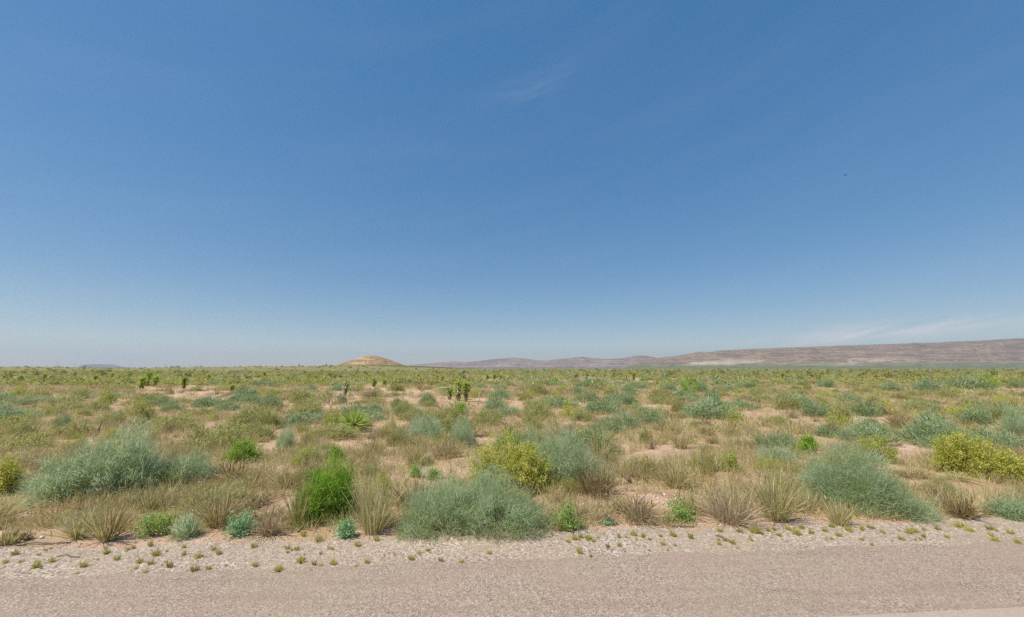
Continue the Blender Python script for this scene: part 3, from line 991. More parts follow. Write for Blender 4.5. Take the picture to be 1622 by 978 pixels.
# ------------------------------------------------------------------ far cover: past the ones built one by one, one object per kind
def scatter(name, accs, mat, xs, ys, sx, sz, label, cat):
    parts = []
    which = RS.randint(0, len(accs), len(xs))
    off = 0
    Vs, Ls, Ts, Rs_ = [], [], [], []
    zs = ground(xs, ys)
    for i, a in enumerate(accs):
        V, L, T, R = a.arrays()
        m = np.nonzero(which == i)[0]
        th = RS.uniform(0, 2 * PI, len(m))
        c, s = np.cos(th), np.sin(th)
        W = np.empty((len(m), len(V), 3))
        W[..., 0] = (V[None, :, 0] * c[:, None] - V[None, :, 1] * s[:, None]) * sx[m][:, None] + xs[m][:, None]
        W[..., 1] = (V[None, :, 0] * s[:, None] + V[None, :, 1] * c[:, None]) * sx[m][:, None] + ys[m][:, None]
        W[..., 2] = V[None, :, 2] * sz[m][:, None] + zs[m][:, None]
        Vs.append(W.reshape(-1, 3))
        Ls.append((L[None, :] + (np.arange(len(m)) * len(V))[:, None] + off).ravel())
        Ts.append(np.tile(T, len(m)))
        Rs_.append(np.clip(R[None, :] + RS.normal(0, .2, (len(m), 1)), 0, 1).ravel())
        off += len(m) * len(V)
    o = link(name, np_mesh(name, np.concatenate(Vs), np.concatenate(Ls), np.concatenate(Ts), np.concatenate(Rs_), mat))
    return tag(o, label, cat, kind='stuff')


def field(n, y0, y1, pw, keep=None):
    y = y0 + (y1 - y0) * RS.rand(n) ** pw
    x = RS.uniform(-1, 1, n) * (1.38 * y + 3.5)
    px, py = W0 / 2 + FPX * x / (y * cp - CAM_H * sp), np.zeros(n)
    py = np.array([px_of(a, b)[1] for a, b in zip(x, y)])
    ok = (y - SLOPE * x > E_VERGE + .1) & (~np.array([bare(a, b) for a, b in zip(px, py)]) | (RS.rand(len(x)) < .3)) & (~np.array([hides(a, b) for a, b in zip(px, py)]) | (RS.rand(len(x)) < .35))
    return x[ok], y[ok]


def pn(x, y, s, k):
    return np.sin(x * s + 1.3 * k + 1.7 * np.sin(y * s * .8 + k)) + np.sin(y * s * 1.2 + 2.1 * k + 1.5 * np.sin(x * s * .7 - k))


# short dry grass and litter between everything near
litter = [grass(22, .3, 1, .62, .014, .22, b, .9, 2) for b in (.35, .5, .65, .55)]
x, y = field(40000, 6.8, 62, 1.35)
k = pn(x, y, .9, 1) > -1.25
x, y = x[k], y[k]
scatter('dry_ground_grass', litter, M['straw'], x, y, RS.uniform(.35, .75, len(x)), RS.uniform(.14, .52, len(x)) * np.where(y < 7.6, .6, 1), 'short dry grass and litter covering the soil between the bushes', 'grass')
# clumps past the nearest
gc = [grass(38, .5, 1, .75, .042, .25, b, .6, 2) for b in (.35, .5, .62, .45)]
x, y = field(21000, 15, 330, 1.55)
k = (RS.rand(len(x)) < .04 + .96 * smooth(20, 50, y)) & (pn(x, y, .35, 2) > -.75)
x, y = x[k], y[k]
scatter('far_dry_grass', gc, M['straw'], x, y, RS.uniform(.6, 1.3, len(x)), RS.uniform(.3, .72, len(x)), 'dry grass spreading over the plain beyond the nearer clumps', 'grass')
bg_ = [grass(38, .5, 1, .75, .042, .25, b, .6, 2) for b in (.4, .6)]
x, y = field(6500, 15, 300, 1.55)
k = (RS.rand(len(x)) < .04 + .96 * smooth(20, 50, y)) & (pn(x, y, .3, 5) > .1)
x, y = x[k], y[k]
scatter('far_brown_grass', bg_, M['brown'], x, y, RS.uniform(.7, 1.5, len(x)), RS.uniform(.25, .6, len(x)), 'brown dry stems among the far grass', 'grass')
# bushes: the larger ones of the middle ground one by one, all the rest in one mass per kind
def bushes(base, n, y0, y1, pw, side, wr, hr, sp_, seed):
    k = 0
    t = 0
    while k < n and t < n * 60:
        t += 1
        y = y0 + (y1 - y0) * RS.rand() ** pw
        x = RS.uniform(-1.36, 1.36) * y
        px, py = px_of(x, y)
        if bare(px, py) or hides(px, py) or any(abs(px - a) < 2600 / y * .45 and abs(py - b) < 5 for a, b in taken):
            continue
        if pn(np.array(x), np.array(y), .05, seed) + side * px / 811 - side < RS.uniform(-1.2, 1.2):
            continue
        w, h = RS.uniform(*wr), RS.uniform(*hr)
        o = kind((base, 'mid')).get((x, y, float(ground(x, y))), RS.uniform(0, 6.28), (w / 1.9, w / 1.9, h))
        taken.append((px, py))
        remember(o, *WORDS[base], x, y, h)
        k += 1


bushes('sage', 65, 20, 85, 1.3, .5, (1.4, 3.0), (.5, .95), 2, 1)
bushes('grey', 45, 13, 32, 1.0, .0, (.9, 2.2), (.4, .8), 2, 2)
bushes('olive', 55, 13, 32, 1.0, -.2, (.7, 1.8), (.35, .75), 2, 4)
bushes('sage', 18, 13, 30, 1.0, .3, (1.0, 2.2), (.4, .8), 2, 6)
bushes('grey', 100, 18, 80, 1.3, .2, (1.2, 2.6), (.45, .85), 2, 3)
bushes('lime', 80, 18, 90, 1.3, -.2, (.8, 2.0), (.4, .8), 2, 5)
bushes('olive', 110, 18, 90, 1.3, -.1, (.9, 2.2), (.4, .8), 2, 7)
bushes('yellow', 40, 18, 90, 1.3, .1, (.8, 2.0), (.4, .7), 2, 8)
bushes('green', 45, 22, 110, 1.2, -.1, (.7, 1.6), (.45, .9), 2, 9)


def low_bush(seed, strip):
    L = lobes_unit(seed)[:3]
    if strip:
        return sprig_bush(L, 26, 4, .42, .16)[0]
    return leafy_bush(L, 26, 4, .30, .18, .15)[0]


for (nm, mat, n, y0, y1, wr, hr, strip, lab, cat, sd) in (
        ('far_blue_green_bushes', 'sage_far', 800, 60, 420, (1.4, 3.2), (.5, 1.0), True, 'blue-green bushes merging into one mass towards the horizon', 'bushes', 1),
        ('far_grey_green_bushes', 'sage_grey', 1300, 60, 420, (1.2, 2.6), (.5, .9), True, 'grey-green bushes merging into one mass towards the horizon', 'bushes', 3),
        ('far_yellow_green_shrubs', 'lime', 800, 60, 420, (1.0, 2.4), (.4, .9), False, 'yellow-green shrubs merging into one mass towards the horizon', 'shrubs', 5),
        ('far_dark_shrubs', 'darkscrub', 800, 90, 900, (1.2, 3.0), (.8, 2.0), False, 'scattered darker green shrubs far across the plain', 'shrubs', 9),
        ('far_olive_shrubs', 'olive', 3200, 60, 900, (1.2, 3.0), (.5, 1.3), False, 'dark olive scrub along the horizon', 'shrubs', 7)):
    x, y = field(n, y0, y1, 1.15 if nm == 'far_dark_shrubs' else 1.7)
    k = pn(x, y, .03, sd) > -.8
    x, y = x[k], y[k]
    scatter(nm, [low_bush(sd + j, strip) for j in range(3)], M[mat], x, y, RS.uniform(*wr, len(x)) / 1.9 * (1 + smooth(200, 700, y)), RS.uniform(*hr, len(x)) * (1 + 1.3 * smooth(200, 700, y) * RS.rand(len(x)) ** 2), lab, cat)

# ------------------------------------------------------------------ yuccas
def yucca(loc, H, L, trunk, label, stalk=None, cat='yucca', group='yuccas on the plain', nb=110, dead=0.0, flower=False):
    """trunk height, crown of blades above; stalk = list of points of a pale flower stalk"""
    o = empty('yucca', loc)
    hd = Acc()
    z = RS.uniform(-.35, 1, nb)
    th = RS.uniform(0, 2 * PI, nb)
    r = np.sqrt(1 - z * z)
    D = np.stack([r * np.cos(th), r * np.sin(th), z], 1)
    P = np.zeros((nb, 3))
    P[:, 2] = RS.uniform(min(trunk + .05, H - L * .8), H - L * .8, nb)
    strips(hd, P, D, L * RS.uniform(.75, 1.05, nb), .05 if loc[1] < 30 else .09, RS.uniform(0, .1, nb), np.clip(RS.normal(.5, .22, nb), 0, 1), 2, .8)
    link('crown', hd.mesh('crown', M['yucca']), o)
    if trunk > .15:
        t = Acc()
        tube(t, [(0, 0, -.02), (.02, 0, trunk * .5), (0, 0, trunk + .1)], [.13, .11, .10], 7)
        link('trunk', t.mesh('trunk', M['deadleaf']), o)
        s = Acc()
        k = 60
        zz = RS.uniform(.25, 1, k) * trunk
        th = RS.uniform(0, 2 * PI, k)
        D = np.stack([np.cos(th) * .5, np.sin(th) * .5, RS.uniform(-1, -.4, k)], 1)
        strips(s, np.stack([np.cos(th) * .1, np.sin(th) * .1, zz + .1], 1), D, L * .4, .05, np.zeros(k), RS.uniform(0, 1, k), 2, .7)
        link('dead_leaves', s.mesh('dead_leaves', M['deadleaf']), o)
    if stalk:
        t = Acc()
        tube(t, stalk, np.linspace(.035, .015, len(stalk)) * (1 if loc[1] < 30 else 1.5), 5)
        so = link('flower_stalk', t.mesh('flower_stalk', M['stalk']), o)
    if flower:
        f = Acc()
        k = 45
        base = np.array(stalk[-1])
        P = base + RS.normal(0, 1, (k, 3)) * np.array([.10, .10, .26]) + np.array([0, 0, -.12])
        leaves(f, P, RS.normal(0, 1, (k, 3)) + np.array([0, 0, -.6]), .13, .10, RS.uniform(0, 1, k))
        link('blossom', f.mesh('blossom', M['petal']), o)
    return tag(o, label, cat, group)


def ypix(px, yb, yt):
    x, y = gp(px, yb)
    return (x, y, float(ground(x, y))), top_z(y, yt)


p, H = ypix(560, 684, 641)
yucca(p, H, H * .85, .08, 'spiky round yucca rosette growing low beside the yellow-green shrub', nb=220)
p, H = ypix(738, 636, 600)
yucca(p, H, .5, H * .42, 'tallest dark yucca with brown trunk in the group of three', group='group of three yuccas', nb=260)
p, H = ypix(726, 634, 597)
yucca(p, H, .55, H * .3, 'bright green middle yucca with cream flowers in the group of three', stalk=[(.0, -.2, .6), (-.05, -.3, 1.0), (-.02, -.35, .95)], flower=True, group='group of three yuccas', nb=280)
p, H = ypix(712, 632, 610)
yucca(p, H, .45, H * .3, 'small yucca with long bent pale stalk left of the group of three', stalk=[(0, 0, H - .2), (-.7, 0, H - .15), (-1.3, -.1, H - .3), (-2.0, -.2, H - .75), (-2.5, -.2, H - 1.1)], group='group of three yuccas', nb=100)
p, H = ypix(547, 626, 599)
yucca(p, H, .5, H * .45, 'single yucca with drooping cream flower head on the left of the low rosette', stalk=[(0, -.15, H - .5), (.05, -.4, H - .35), (.06, -.5, H - .75)], flower=True)
for (px_, yb, yt, lab) in ((592, 614, 597, 'left yucca of the pair standing in front of the rocky hill'), (608, 614, 597, 'right yucca of the pair standing in front of the rocky hill'),
                           (224, 618, 592, 'lower left yucca of the dense left cluster'), (233, 612, 583, 'tallest middle yucca of the dense left cluster'), (245, 613, 592, 'right yucca of the dense left cluster'),
                           (291, 615, 592, 'broad green yucca by itself right of the dense left cluster'), (119, 610, 598, 'small yucca among blue-green bushes far left'),
                           (32, 604, 592, 'small dark yucca poking up at the far left edge'), (176, 602, 589, 'small dark yucca left of the dense left cluster'), (418, 599, 586, 'small dark yucca under the skyline boulders'), (500, 603, 590, 'small dark yucca left of the rocky hill'),
                           (662, 603, 590, 'small dark yucca below the right foot of the rocky hill'), (872, 606, 595, 'small dark yucca left of the rounded far yucca'), (1240, 600, 588, 'small dark yucca on the plain below the mesa'), (70, 600, 589, 'slim yucca below the tallest pole on the left horizon'), (150, 604, 592, 'slim yucca below the hazy butte'), (330, 602, 590, 'slim yucca right of the lone broad yucca'),
                           (455, 604, 592, 'slim yucca below the skyline boulders, toward the rocky hill'), (530, 600, 589, 'slim yucca at the left foot of the rocky hill'), (700, 606, 594, 'slim yucca behind the group of three'), (1130, 602, 591, 'slim yucca right of the far pair'),
                           (354, 609, 598, 'tiny dark yucca left of the thin dark one'), (367, 620, 605, 'thin dark yucca beside the bare sandy streak'), (772, 602, 591, 'leftmost yucca of the small far row right of the group of three'),
                           (783, 602, 590, 'second yucca of the small far row right of the group of three'), (793, 603, 592, 'third yucca of the small far row right of the group of three'), (804, 604, 593, 'rightmost yucca of the small far row right of the group of three'),
                           (930, 600, 588, 'rounded far yucca below the pale foot of the mountains'), (993, 602, 593, 'smaller left yucca of the far pair right of centre'), (1004, 603, 587, 'taller right yucca of the far pair right of centre')):
    p, H = ypix(px_, yb, yt)
    yucca(p, H, min(.7, H * .4), H * .22, lab, nb=190)
# bare flower stalks
for k, (xb, yb, xt, yt, lab) in enumerate(((515, 643, 503, 615, 'left pale dead stalk leaning left above the low yucca rosette'), (523, 642, 512, 616, 'middle pale dead stalk leaning left above the low yucca rosette'),
                                           (531, 640, 529, 617, 'right upright pale dead stalk above the low yucca rosette'), (758, 642, 760, 617, 'lone pale dead stalk right of the group of three yuccas'))):
    p, H = ypix(xb, yb, yt)
    a = Acc()
    dx = (xt - xb) / FPX * p[1]
    tube(a, [(0, 0, -.02), (dx * .4, 0, H * .5), (dx, .05, H)], [.035, .028, .016], 5)
    for q in range(6):
        t_ = .65 + .06 * q
        tube(a, [(dx * t_, 0, H * t_), (dx * t_ + .16 * (-1) ** q, .08 * (-1) ** (q // 2), H * t_ + .10)], [.012, .008], 4)
    tag(link('dead_flower_stalk', a.mesh('dead_flower_stalk', M['stalk']), loc=p), lab, 'flower stalk', 'dead yucca stalks')

# ------------------------------------------------------------------ the gravel's own weeds, stones and litter
tuft_meshes = [grass(int(50 + 90 * b), .5, 1, .6 + .7 * b, .075, .3, b, 1.0, 2).mesh('weed_tuft', M['tuft']) for b in (.25, .4, .5, .6, .7, .85)]
TUFTS = '''24 880 8;8 893 7;33 892 7;57 900 10;82 891 7;132 899 9;122 910 5;168 878 9;185 888 7;211 870 5;238 866 9;248 881 9;221 892 8;215 902 6;230 908 7;238 895 8;268 900 10;262 892 5;291 869 6;291 880 6;314 884 10;308 906 11;330 903 7
338 872 7;346 879 7;402 868 9;404 898 8;441 906 12;455 870 8;470 872 7;477 892 11;497 896 9;508 898 5;527 895 9;522 870 6;582 893 8;566 866 8;596 857 10;505 858 12;480 850 9;652 888 9;664 878 6;678 874 7;698 890 7;732 893 6;775 878 8
900 860 7;910 856 8;920 853 8;932 855 10;940 859 6;918 877 12;963 868 6;980 852 7;981 866 7;1004 849 10;1018 852 7;1046 851 7;1050 864 7;1066 850 9;1070 866 5;1094 854 9;1140 843 8;1148 858 7;1160 862 8;1172 844 9;1195 845 12;1205 846 8
1218 843 8;1226 841 6;1248 840 8;1234 850 7;1262 848 10;1285 846 9;1306 843 7;1318 836 10;1344 842 9;1328 850 7;1398 845 8;1428 856 9;1440 846 9;1448 844 8;1463 852 7;1520 836 12;1536 842 10;1485 840 8;1568 840 9;1570 850 8;1576 858 9
1612 862 7;1600 846 8;1500 853 6;1380 838 9;1365 840 8;1270 838 7'''.replace('\n', ';').split(';')
for _ in range(60):
    q = RS.uniform(0, 1622)
    e = np.interp(q, [0, 600, 900, 1200, 1622], [866, 860, 848, 838, 832])
    if not 630 < q < 880:
        TUFTS.append('%.0f %.0f %.1f' % (q, e + 4 + 42 * RS.beta(1, 2.6), 2.5 + 3.5 * RS.rand() ** 1.5))
for t in TUFTS:
    px_, yb, s = [float(q) for q in t.split()]
    x, y = gp(px_, yb)
    f = y * cp - CAM_H * sp
    w = s / FPX * f * 1.25
    k = RS.randint(6)
    o = link('weed_tuft', tuft_meshes[k], loc=(x, y, .007))
    o.scale = (w * .6 * RS.uniform(.7, 1.3), w * .6, w * RS.uniform(.7, 1.3))
    o.rotation_euler = (0, 0, RS.uniform(0, 6.28))
    PLACED.append([o, ('olive', 'tiny')[s < 7] if s < 10 else 'yellowish', 'grass tuft on the gravel', 'tuft', 'small tufts on the gravel shoulder', px_, yb, w, y])

# loose chips on the gravel shoulder and bare soil
ga = []
for j in range(5):
    a = Acc()
    stone(a, (0, 0, .25), 1.0, RS.uniform(.2, .9), .6)
    ga.append(a)
nn = 9000
x = RS.uniform(-10, 10, nn)
dd = E_ROAD + (E_VERGE + .3 - E_ROAD) * RS.beta(1.6, 1.2, nn)
y = dd + SLOPE * x
s = .005 + .011 * RS.rand(nn) ** 2.5
xb, yb = [], []
for (a, b, c, d) in BARE:
    if b > 690:
        for _ in range(70):
            q = gp(a + c * RS.normal(0, .5), b + d * RS.normal(0, .5))
            xb.append(q[0]); yb.append(q[1])
x, y, s = np.concatenate([x, xb]), np.concatenate([y, yb]), np.concatenate([s, RS.uniform(.01, .028, len(xb))])
scatter('gravel', ga, M['gravel'], x, y, s, s, 'loose pale gravel chips along the road shoulder', 'gravel')
for (px_, py_, s, lab) in ((987, 781, .055, 'white stone on red soil above the green glass bottle'), (915, 796, .045, 'small white stone right of the tall yellow-leaved bush'), (1108, 791, .055, 'white stone at the right end of the bare gravel patch'),
                           (1042, 790, .05, 'left pale stone in the middle of the bare gravel patch'), (1052, 782, .06, 'upper pale stone in the middle of the bare gravel patch'), (1070, 776, .055, 'right pale stone at the upper rim of the bare gravel patch'),
                           (1068, 726, .06, 'pale stone on the bare soil behind the arching grass'), (1488, 778, .09, 'pale flat stone under the wide yellow-green bush'), (1588, 812, .06, 'white stone by the low bush at the right edge'),
                           (66, 853, .06, 'pale stone on the bare red soil in the lower left')):
    x, y = gp(px_, py_)
    a = Acc()
    stone(a, (0, 0, s * .2), s * .65, RS.uniform(.6, .95))
    tag(link('pale_stone', a.mesh('pale_stone', M['stone']), loc=(x, y, float(ground(x, y)))), lab, 'stone', 'pale stones')

# dead branch lying on the soil
x0, y0 = gp(964, 743)
x1, y1 = gp(998, 762)
br = empty('dead_branch', (x0, y0, float(ground(x0, y0)) + .05))
v = np.array([x1 - x0, y1 - y0, -.02])
a = Acc()
tube(a, [np.zeros(3), v * .3 + np.array([0, .03, .05]), v * .65 + np.array([.02, 0, .03]), v], [.022, .032, .035, .04], 8, .3)
link('limb', a.mesh('limb', M['wood']), br)
a = Acc()
tube(a, [v * .2, v * .1 + np.array([-.1, .1, .12]), np.array([-.12, .2, .2])], [.018, .013, .006], 6, .7)
link('twig', a.mesh('twig', M['wood']), br)
tag(br, 'dark dead branch lying on the bare soil right of the sloping bush', 'branch')
for (xa, ya, xb_, yb_, r, lab) in ((20, 866, 112, 861, .012, 'long thin grey stick along the gravel in the lower left'), (1000, 832, 1100, 836, .010, 'long thin grey stick in front of the dark green herb'),
                                   (472, 844, 490, 822, .010, 'pale short stick leaning by the vivid green bush'), (1134, 850, 1156, 858, .014, 'short dark bent stick on the gravel shoulder'), (90, 883, 126, 884, .007, 'thin pale twig lying on the gravel at the left')):
    p0, p1 = gp(xa, ya), gp(xb_, yb_)
    a = Acc()
    d = np.array([p1[0] - p0[0], p1[1] - p0[1], 0])
    tube(a, [(0, 0, .012), d * .35 + np.array([0, .03, .03]), d * .7 + np.array([0, -.02, .022]), d + np.array([0, 0, .012])], [r, r, r * .85, r * .6], 6, .6)
    tag(link('dry_stick', a.mesh('dry_stick', M['wood']), loc=(p0[0], p0[1], float(ground(*p0)))), lab, 'stick', 'dry sticks on the ground')

# green glass bottle lying in the grass
m, nt, out = new_mat('green_glass')
d = N(nt, 'ShaderNodeBsdfPrincipled')
d.inputs['Base Color'].default_value = (.05, .50, .25, 1)
d.inputs['Roughness'].default_value = .08
d.inputs['Transmission Weight'].default_value = .55
nz = noise(nt, N(nt, 'ShaderNodeTexCoord').outputs['Object'], 30)
nt.links.new(maprange(nt, nz, .3, .7, .05, .25), d.inputs['Roughness'])
nt.links.new(d.outputs[0], out.inputs[0])
x, y = gp(966, 832)
bt = empty('glass_bottle', (x, y, float(ground(x, y)) + .035))
a = Acc()
prof = [(-.10, .004), (-.10, .030), (-.09, .034), (.02, .034), (.05, .026), (.07, .014), (.11, .0125)]
tube(a, [(u, 0, 0) for u, _ in prof], [r for _, r in prof], 14)
link('bottle_body', a.mesh('bottle_body', m, True), bt)
a = Acc()
tube(a, [(.105, 0, 0), (.112, 0, 0), (.122, 0, 0)], [.0155, .016, .015], 12)
link('bottle_lip', a.mesh('bottle_lip', m, True), bt)
bt.rotation_euler = (0, 0, rad(8))
tag(bt, 'green glass bottle lying at the gravel edge among dry grass', 'bottle')

# ------------------------------------------------------------------ horizon: outcrop of boulders, thin poles; a bird
for i, (px_, py_, s) in enumerate(((392, 582.5, 2.0), (411, 582, 2.6), (421, 582.6, 1.8), (437, 581.5, 1.6), (446, 582.6, 2.2), (478, 583, 2.4), (493, 583.5, 1.8), (511, 583, 2.4))):
    y = 640.0
    x = (px_ - W0 / 2) / FPX * y * cp
    a = Acc()
    stone(a, (0, 0, s * .3), s * 1.15, RS.uniform(.5, .95), .7)
    zt = float(ground(x, y))
    o = link('boulder', a.mesh('boulder', M['boulder']), loc=(x, y, zt))
    PLACED.append([o, 'pale tan', 'boulder on the low skyline rise', 'boulder', 'boulders on the skyline rise', px_, py_, s, y])
for (px_, h, lab) in ((90, 10.5, 'tallest thin dark pole on the left horizon'), (117, 8.0, 'thin dark pole just left of the hazy butte'), (262, 9.0, 'thin dark pole right of the hazy butte'), (301, 8.0, 'rightmost thin dark pole on the left horizon')):
    y = 760.0
    x = (px_ - W0 / 2) / FPX * y * cp
    z = float(ground(x, y))
    o = empty('utility_pole', (x, y, z))
    a = Acc()
    tube(a, [(0, 0, -.3), (0, 0, h * .5), (0, 0, h)], [.17, .15, .12], 8)
    link('post', a.mesh('post', M['wood']), o)
    a = Acc()
    tube(a, [(-1.1, 0, h - .7), (0, -.16, h - .7), (1.1, 0, h - .7)], [.08, .08, .08], 4)
    link('crossarm', a.mesh('crossarm', M['wood']), o)
    tag(o, lab, 'pole', 'poles on the horizon')
# bird
yb_ = 70.0
zb_ = top_z(yb_, 278)
f = yb_ * cp + (zb_ - CAM_H) * sp
bo = empty('bird', ((1339 - W0 / 2) / FPX * f, yb_, zb_))
a = Acc()
tube(a, [(0, -.22, .0), (0, -.16, .03), (0, -.02, .03), (0, .12, .02), (0, .20, .0)], [.012, .04, .06, .035, .015], 8)
link('body', a.mesh('body', M['bird'], True), bo)
for s_ in (-1, 1):
    a = Acc()
    top = np.array([(0.03 * s_, -.08, .045), (.03 * s_, .08, .045), (.20 * s_, -.12, .11), (.20 * s_, .05, .11), (.36 * s_, .02, .06), (.36 * s_, .06, .06)])
    V = np.concatenate([top, top - np.array([0, 0, .012])])
    a.add(V, [(0, 1, 3, 2), (2, 3, 5, 4), (6, 8, 9, 7), (8, 10, 11, 9), (0, 2, 8, 6), (2, 4, 10, 8), (1, 7, 9, 3), (3, 9, 11, 5), (4, 5, 11, 10), (0, 6, 7, 1)], np.full(12, .5))
    link('wing', a.mesh('wing', M['bird']), bo)
tag(bo, 'tiny dark bird alone high in the blue sky at the right', 'bird')

# ------------------------------------------------------------------ labels for the plants placed by the dozen
LAND = [('the broad blue-green bush at the left', 180, 750), ('the vivid green bush', 517, 780), ('the blue-green bush at the bottom middle', 755, 810), ('the tall yellow-leaved bush', 810, 735), ('the dead branch', 982, 752),
        ('the dark green herb', 1080, 815), ('the large trailing blue-green bush', 1365, 780), ('the wide yellow bush at the right edge', 1545, 730), ('the low yucca rosette', 560, 662), ('the group of three yuccas', 727, 616),
        ('the dense left yucca cluster', 233, 602), ('the lone broad yucca', 291, 604), ('the pair of yuccas below the hill', 600, 606), ('the far pair of yuccas', 1000, 596), ('the bright shrub above the small blue bush', 1281, 702),
        ('the low bright green shrub', 385, 715), ('the teal herb', 380, 832), ('the rusty ochre grass', 1424, 662), ('the small far yucca row', 790, 597), ('the yellow bush at the left edge', 10, 755),
        ('the green glass bottle', 967, 829), ('the upright light green herb', 896, 820), ('the spreading light green herb', 243, 835), ('the low bush at the right edge', 1600, 815)]
ORD = ['', 'leftmost', 'second from left', 'third from left', 'fourth from left', 'fifth from left', 'sixth from left', 'seventh from left', 'eighth from left', 'ninth from left']
NUM = ['', 'one', 'two', 'three', 'four', 'five', 'six', 'seven', 'eight', 'nine', 'ten', 'eleven', 'twelve']
groups = {}
SHORT = [('blue-green bush at the bottom middle', 'middle bush'), ('wide yellow bush at the right edge', 'wide yellow bush'), ('broad blue-green bush at the left', 'broad left bush'), ('large trailing blue-green bush', 'trailing bush'),
         ('bright shrub above the small blue bush', 'small bright shrub'), ('yellow bush at the left edge', 'left edge bush'), ('pair of yuccas below the hill', 'yucca pair'), ('far pair of yuccas', 'far yucca pair'), ('spreading light green herb', 'spreading herb'),
         ('upright light green herb', 'upright herb'), ('low bush at the right edge', 'low edge bush'), ('grass tuft on the gravel', 'gravel tuft'), ('group of three yuccas', 'yucca group'), ('straw-coloured', 'straw'), (' the ', ' ')]
for P in PLACED:
    o, words, noun, cat, grp, px_, py_, h, y = P
    if cat == 'boulder':
        base = f'{words} {noun}'
    else:
        if cat == 'tuft':
            size = ''
        elif cat == 'grass':
            size = 'low ' if h < .3 else 'tall ' if h > .42 else ''
        else:
            size = 'low ' if h < .55 else 'large ' if h > .82 else ''
        far = ' far' if y > 45 else ''
        best = min(LAND, key=lambda l: abs(l[1] - px_) + 2.2 * abs(l[2] - py_))
        dx, dy = px_ - best[1], py_ - best[2]
        rel = ('right of' if dx > 0 else 'left of') if abs(dx) > 1.8 * abs(dy) else ('below' if dy > 0 else 'behind')
        base = f'{size}{words}{far} {noun} {rel} {best[0]}'
    groups.setdefault((base, cat, grp), []).append(P)
for (base, cat, grp), ps in groups.items():
    ps.sort(key=lambda p: p[5])
    k = len(ps)
    for i, p in enumerate(ps):
        lab = base
        if k > 1:
            if i == k - 1:
                w = 'rightmost'
            elif i + 1 < len(ORD):
                w = ORD[i + 1]
            else:
                w = 'one toward the right'
            lab = f'{base}, {w} of {NUM[k] if k < len(NUM) else "many"}'
        for a_, b_ in SHORT:
            if len(lab.split()) <= 16:
                break
            lab = lab.replace(a_, b_)
        tag(p[0], lab, cat, grp)
# plants made for the library and not used
for K in KINDS.values():
    for o, u in zip(K.v, K.used):
        if not u:
            for ch in list(o.children):
                bpy.data.objects.remove(ch)
            bpy.data.objects.remove(o)

# ------------------------------------------------------------------ air, light
m, nt, out = new_mat('haze_air')
pv = N(nt, 'ShaderNodeVolumePrincipled')
pv.inputs['Color'].default_value = (.70, .79, .99, 1)
pv.inputs['Density'].default_value = 3.4e-5
pv.inputs['Anisotropy'].default_value = .2
nt.links.new(pv.outputs[0], out.inputs['Volume'])
a = Acc()
X0, X1, Y0, Y1, Z0, Z1 = -24500, 24500, -80, 24500, -6, 900
V = [(x, y, z) for z in (Z0, Z1) for y in (Y0, Y1) for x in (X0, X1)]
a.add(V, [(0, 2, 3, 1), (4, 5, 7, 6), (0, 1, 5, 4), (2, 6, 7, 3), (0, 4, 6, 2), (1, 3, 7, 5)], np.zeros(8))
tag(link('haze', a.mesh('haze', m)), 'thin pale haze over the plain fading the far mountains', 'haze', kind='stuff')

EL, AZ = rad(57), rad(-118)        # sun to the left, a little behind the camera; AZ clockwise from +Y
sun = bpy.data.lights.new('sun', 'SUN')
sun.energy, sun.angle, sun.color = 4.6, rad(.53), (1, .94, .83)
so = bpy.data.objects.new('sun', sun)
C.objects.link(so)
so.rotation_euler = (PI / 2 - EL, 0, PI - AZ)
so.location = (-20, -5, 60)
wd = bpy.data.worlds.new('World')
SC.world = wd
wd.use_nodes = True
nt = wd.node_tree
bgn = nt.nodes['Background']
sky = nt.nodes.new('ShaderNodeTexSky')
sky.sky_type = 'NISHITA'
sky.sun_disc = False
sky.sun_elevation, sky.sun_rotation = EL, AZ
sky.altitude, sky.air_density, sky.dust_density, sky.ozone_density = 600, 1.0, .35, 1.8
bgn.inputs['Strength'].default_value = .12
gm = nt.nodes.new('ShaderNodeGamma')          # softer fall from horizon to zenith
gm.inputs['Gamma'].default_value = .46
nt.links.new(sky.outputs[0], gm.inputs['Color'])
hs = nt.nodes.new('ShaderNodeHueSaturation')
hs.inputs["Saturation"].default_value = 2.1
hs.inputs['Value'].default_value = 1.86
hs.inputs['Hue'].default_value = .504
nt.links.new(gm.outputs[0], hs.inputs['Color'])


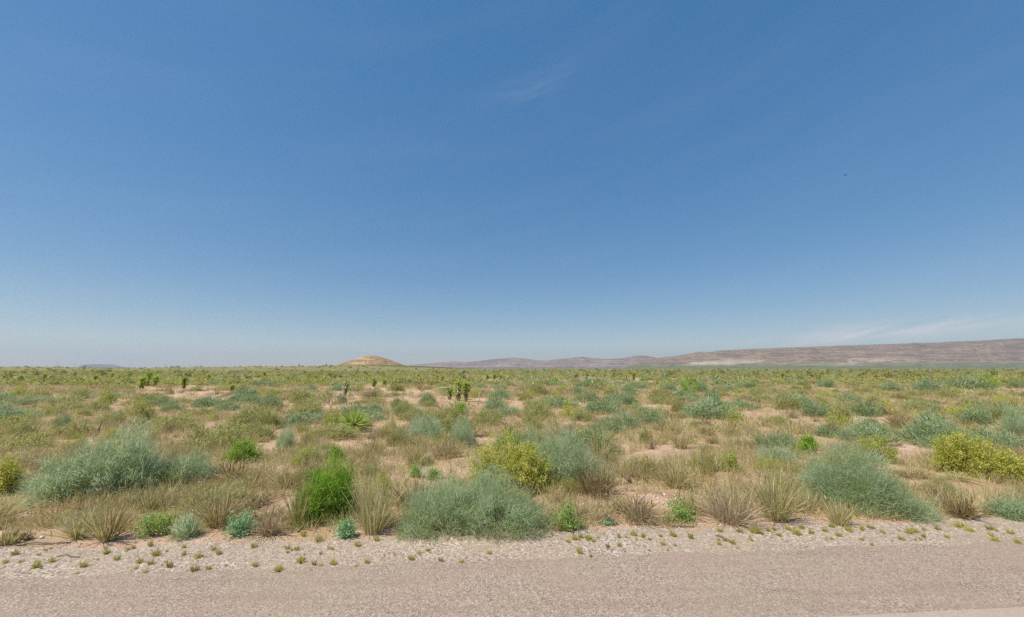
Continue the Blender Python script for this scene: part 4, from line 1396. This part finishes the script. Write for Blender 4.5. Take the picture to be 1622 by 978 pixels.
def vmath(op, a_, b_=None):
    n_ = nt.nodes.new('ShaderNodeMath')
    n_.operation = op
    for k_, v_ in ((0, a_), (1, b_)):
        if v_ is None:
            continue
        if isinstance(v_, (int, float)):
            n_.inputs[k_].default_value = v_
        else:
            nt.links.new(v_, n_.inputs[k_])
    return n_.outputs[0]


tcw = nt.nodes.new('ShaderNodeTexCoord')
dx_, dy_, dz_ = sep(nt, tcw.outputs['Generated'])
az_ = vmath('ARCTAN2', dx_, dy_)
el_ = vmath('ARCSINE', dz_)
cmb = nt.nodes.new('ShaderNodeCombineXYZ')
nt.links.new(vmath('MULTIPLY', az_, 5.0), cmb.inputs[0])
nt.links.new(vmath('MULTIPLY', vmath('SUBTRACT', el_, vmath('MULTIPLY', az_, .22)), 34.0), cmb.inputs[1])
wisp = maprange(nt, noise(nt, cmb.outputs[0], 1.6, 6, .6), .38, .72)
veil = maprange(nt, noise(nt, cmb.outputs[0], .35, 4, .55), .45, .8, 0, .025)
tot = veil
for (a0, e0, sa, se, k, amt) in ((rad(3.2), rad(37.2), rad(6.5), rad(1.9), .20, .07), (rad(44), rad(3.9), rad(9), rad(.9), .05, .7), (rad(36), rad(3.1), rad(6), rad(.6), .05, .5)):
    da = vmath('SUBTRACT', az_, a0)
    u = vmath('DIVIDE', da, sa)
    v = vmath('DIVIDE', vmath('SUBTRACT', vmath('SUBTRACT', el_, e0), vmath('MULTIPLY', da, k)), se)
    g_ = vmath('EXPONENT', vmath('MULTIPLY', vmath('ADD', vmath('MULTIPLY', u, u), vmath('MULTIPLY', v, v)), -1.0))
    tot = vmath('ADD', tot, vmath('MULTIPLY', vmath('MULTIPLY', g_, wisp), amt))
cl = mix(nt, tot, hs.outputs[0], (6.0, 5.5, 5.6))
nt.links.new(cl, bgn.inputs['Color'])

SC.render.engine = 'CYCLES'
SC.cycles.use_denoising = False
SC.cycles.max_bounces = 6
SC.cycles.transparent_max_bounces = 8
SC.cycles.volume_bounces = 0
SC.view_settings.view_transform = 'Standard'
SC.view_settings.look = 'None'
SC.view_settings.gamma = 1
SC.view_settings.exposure = 0.25
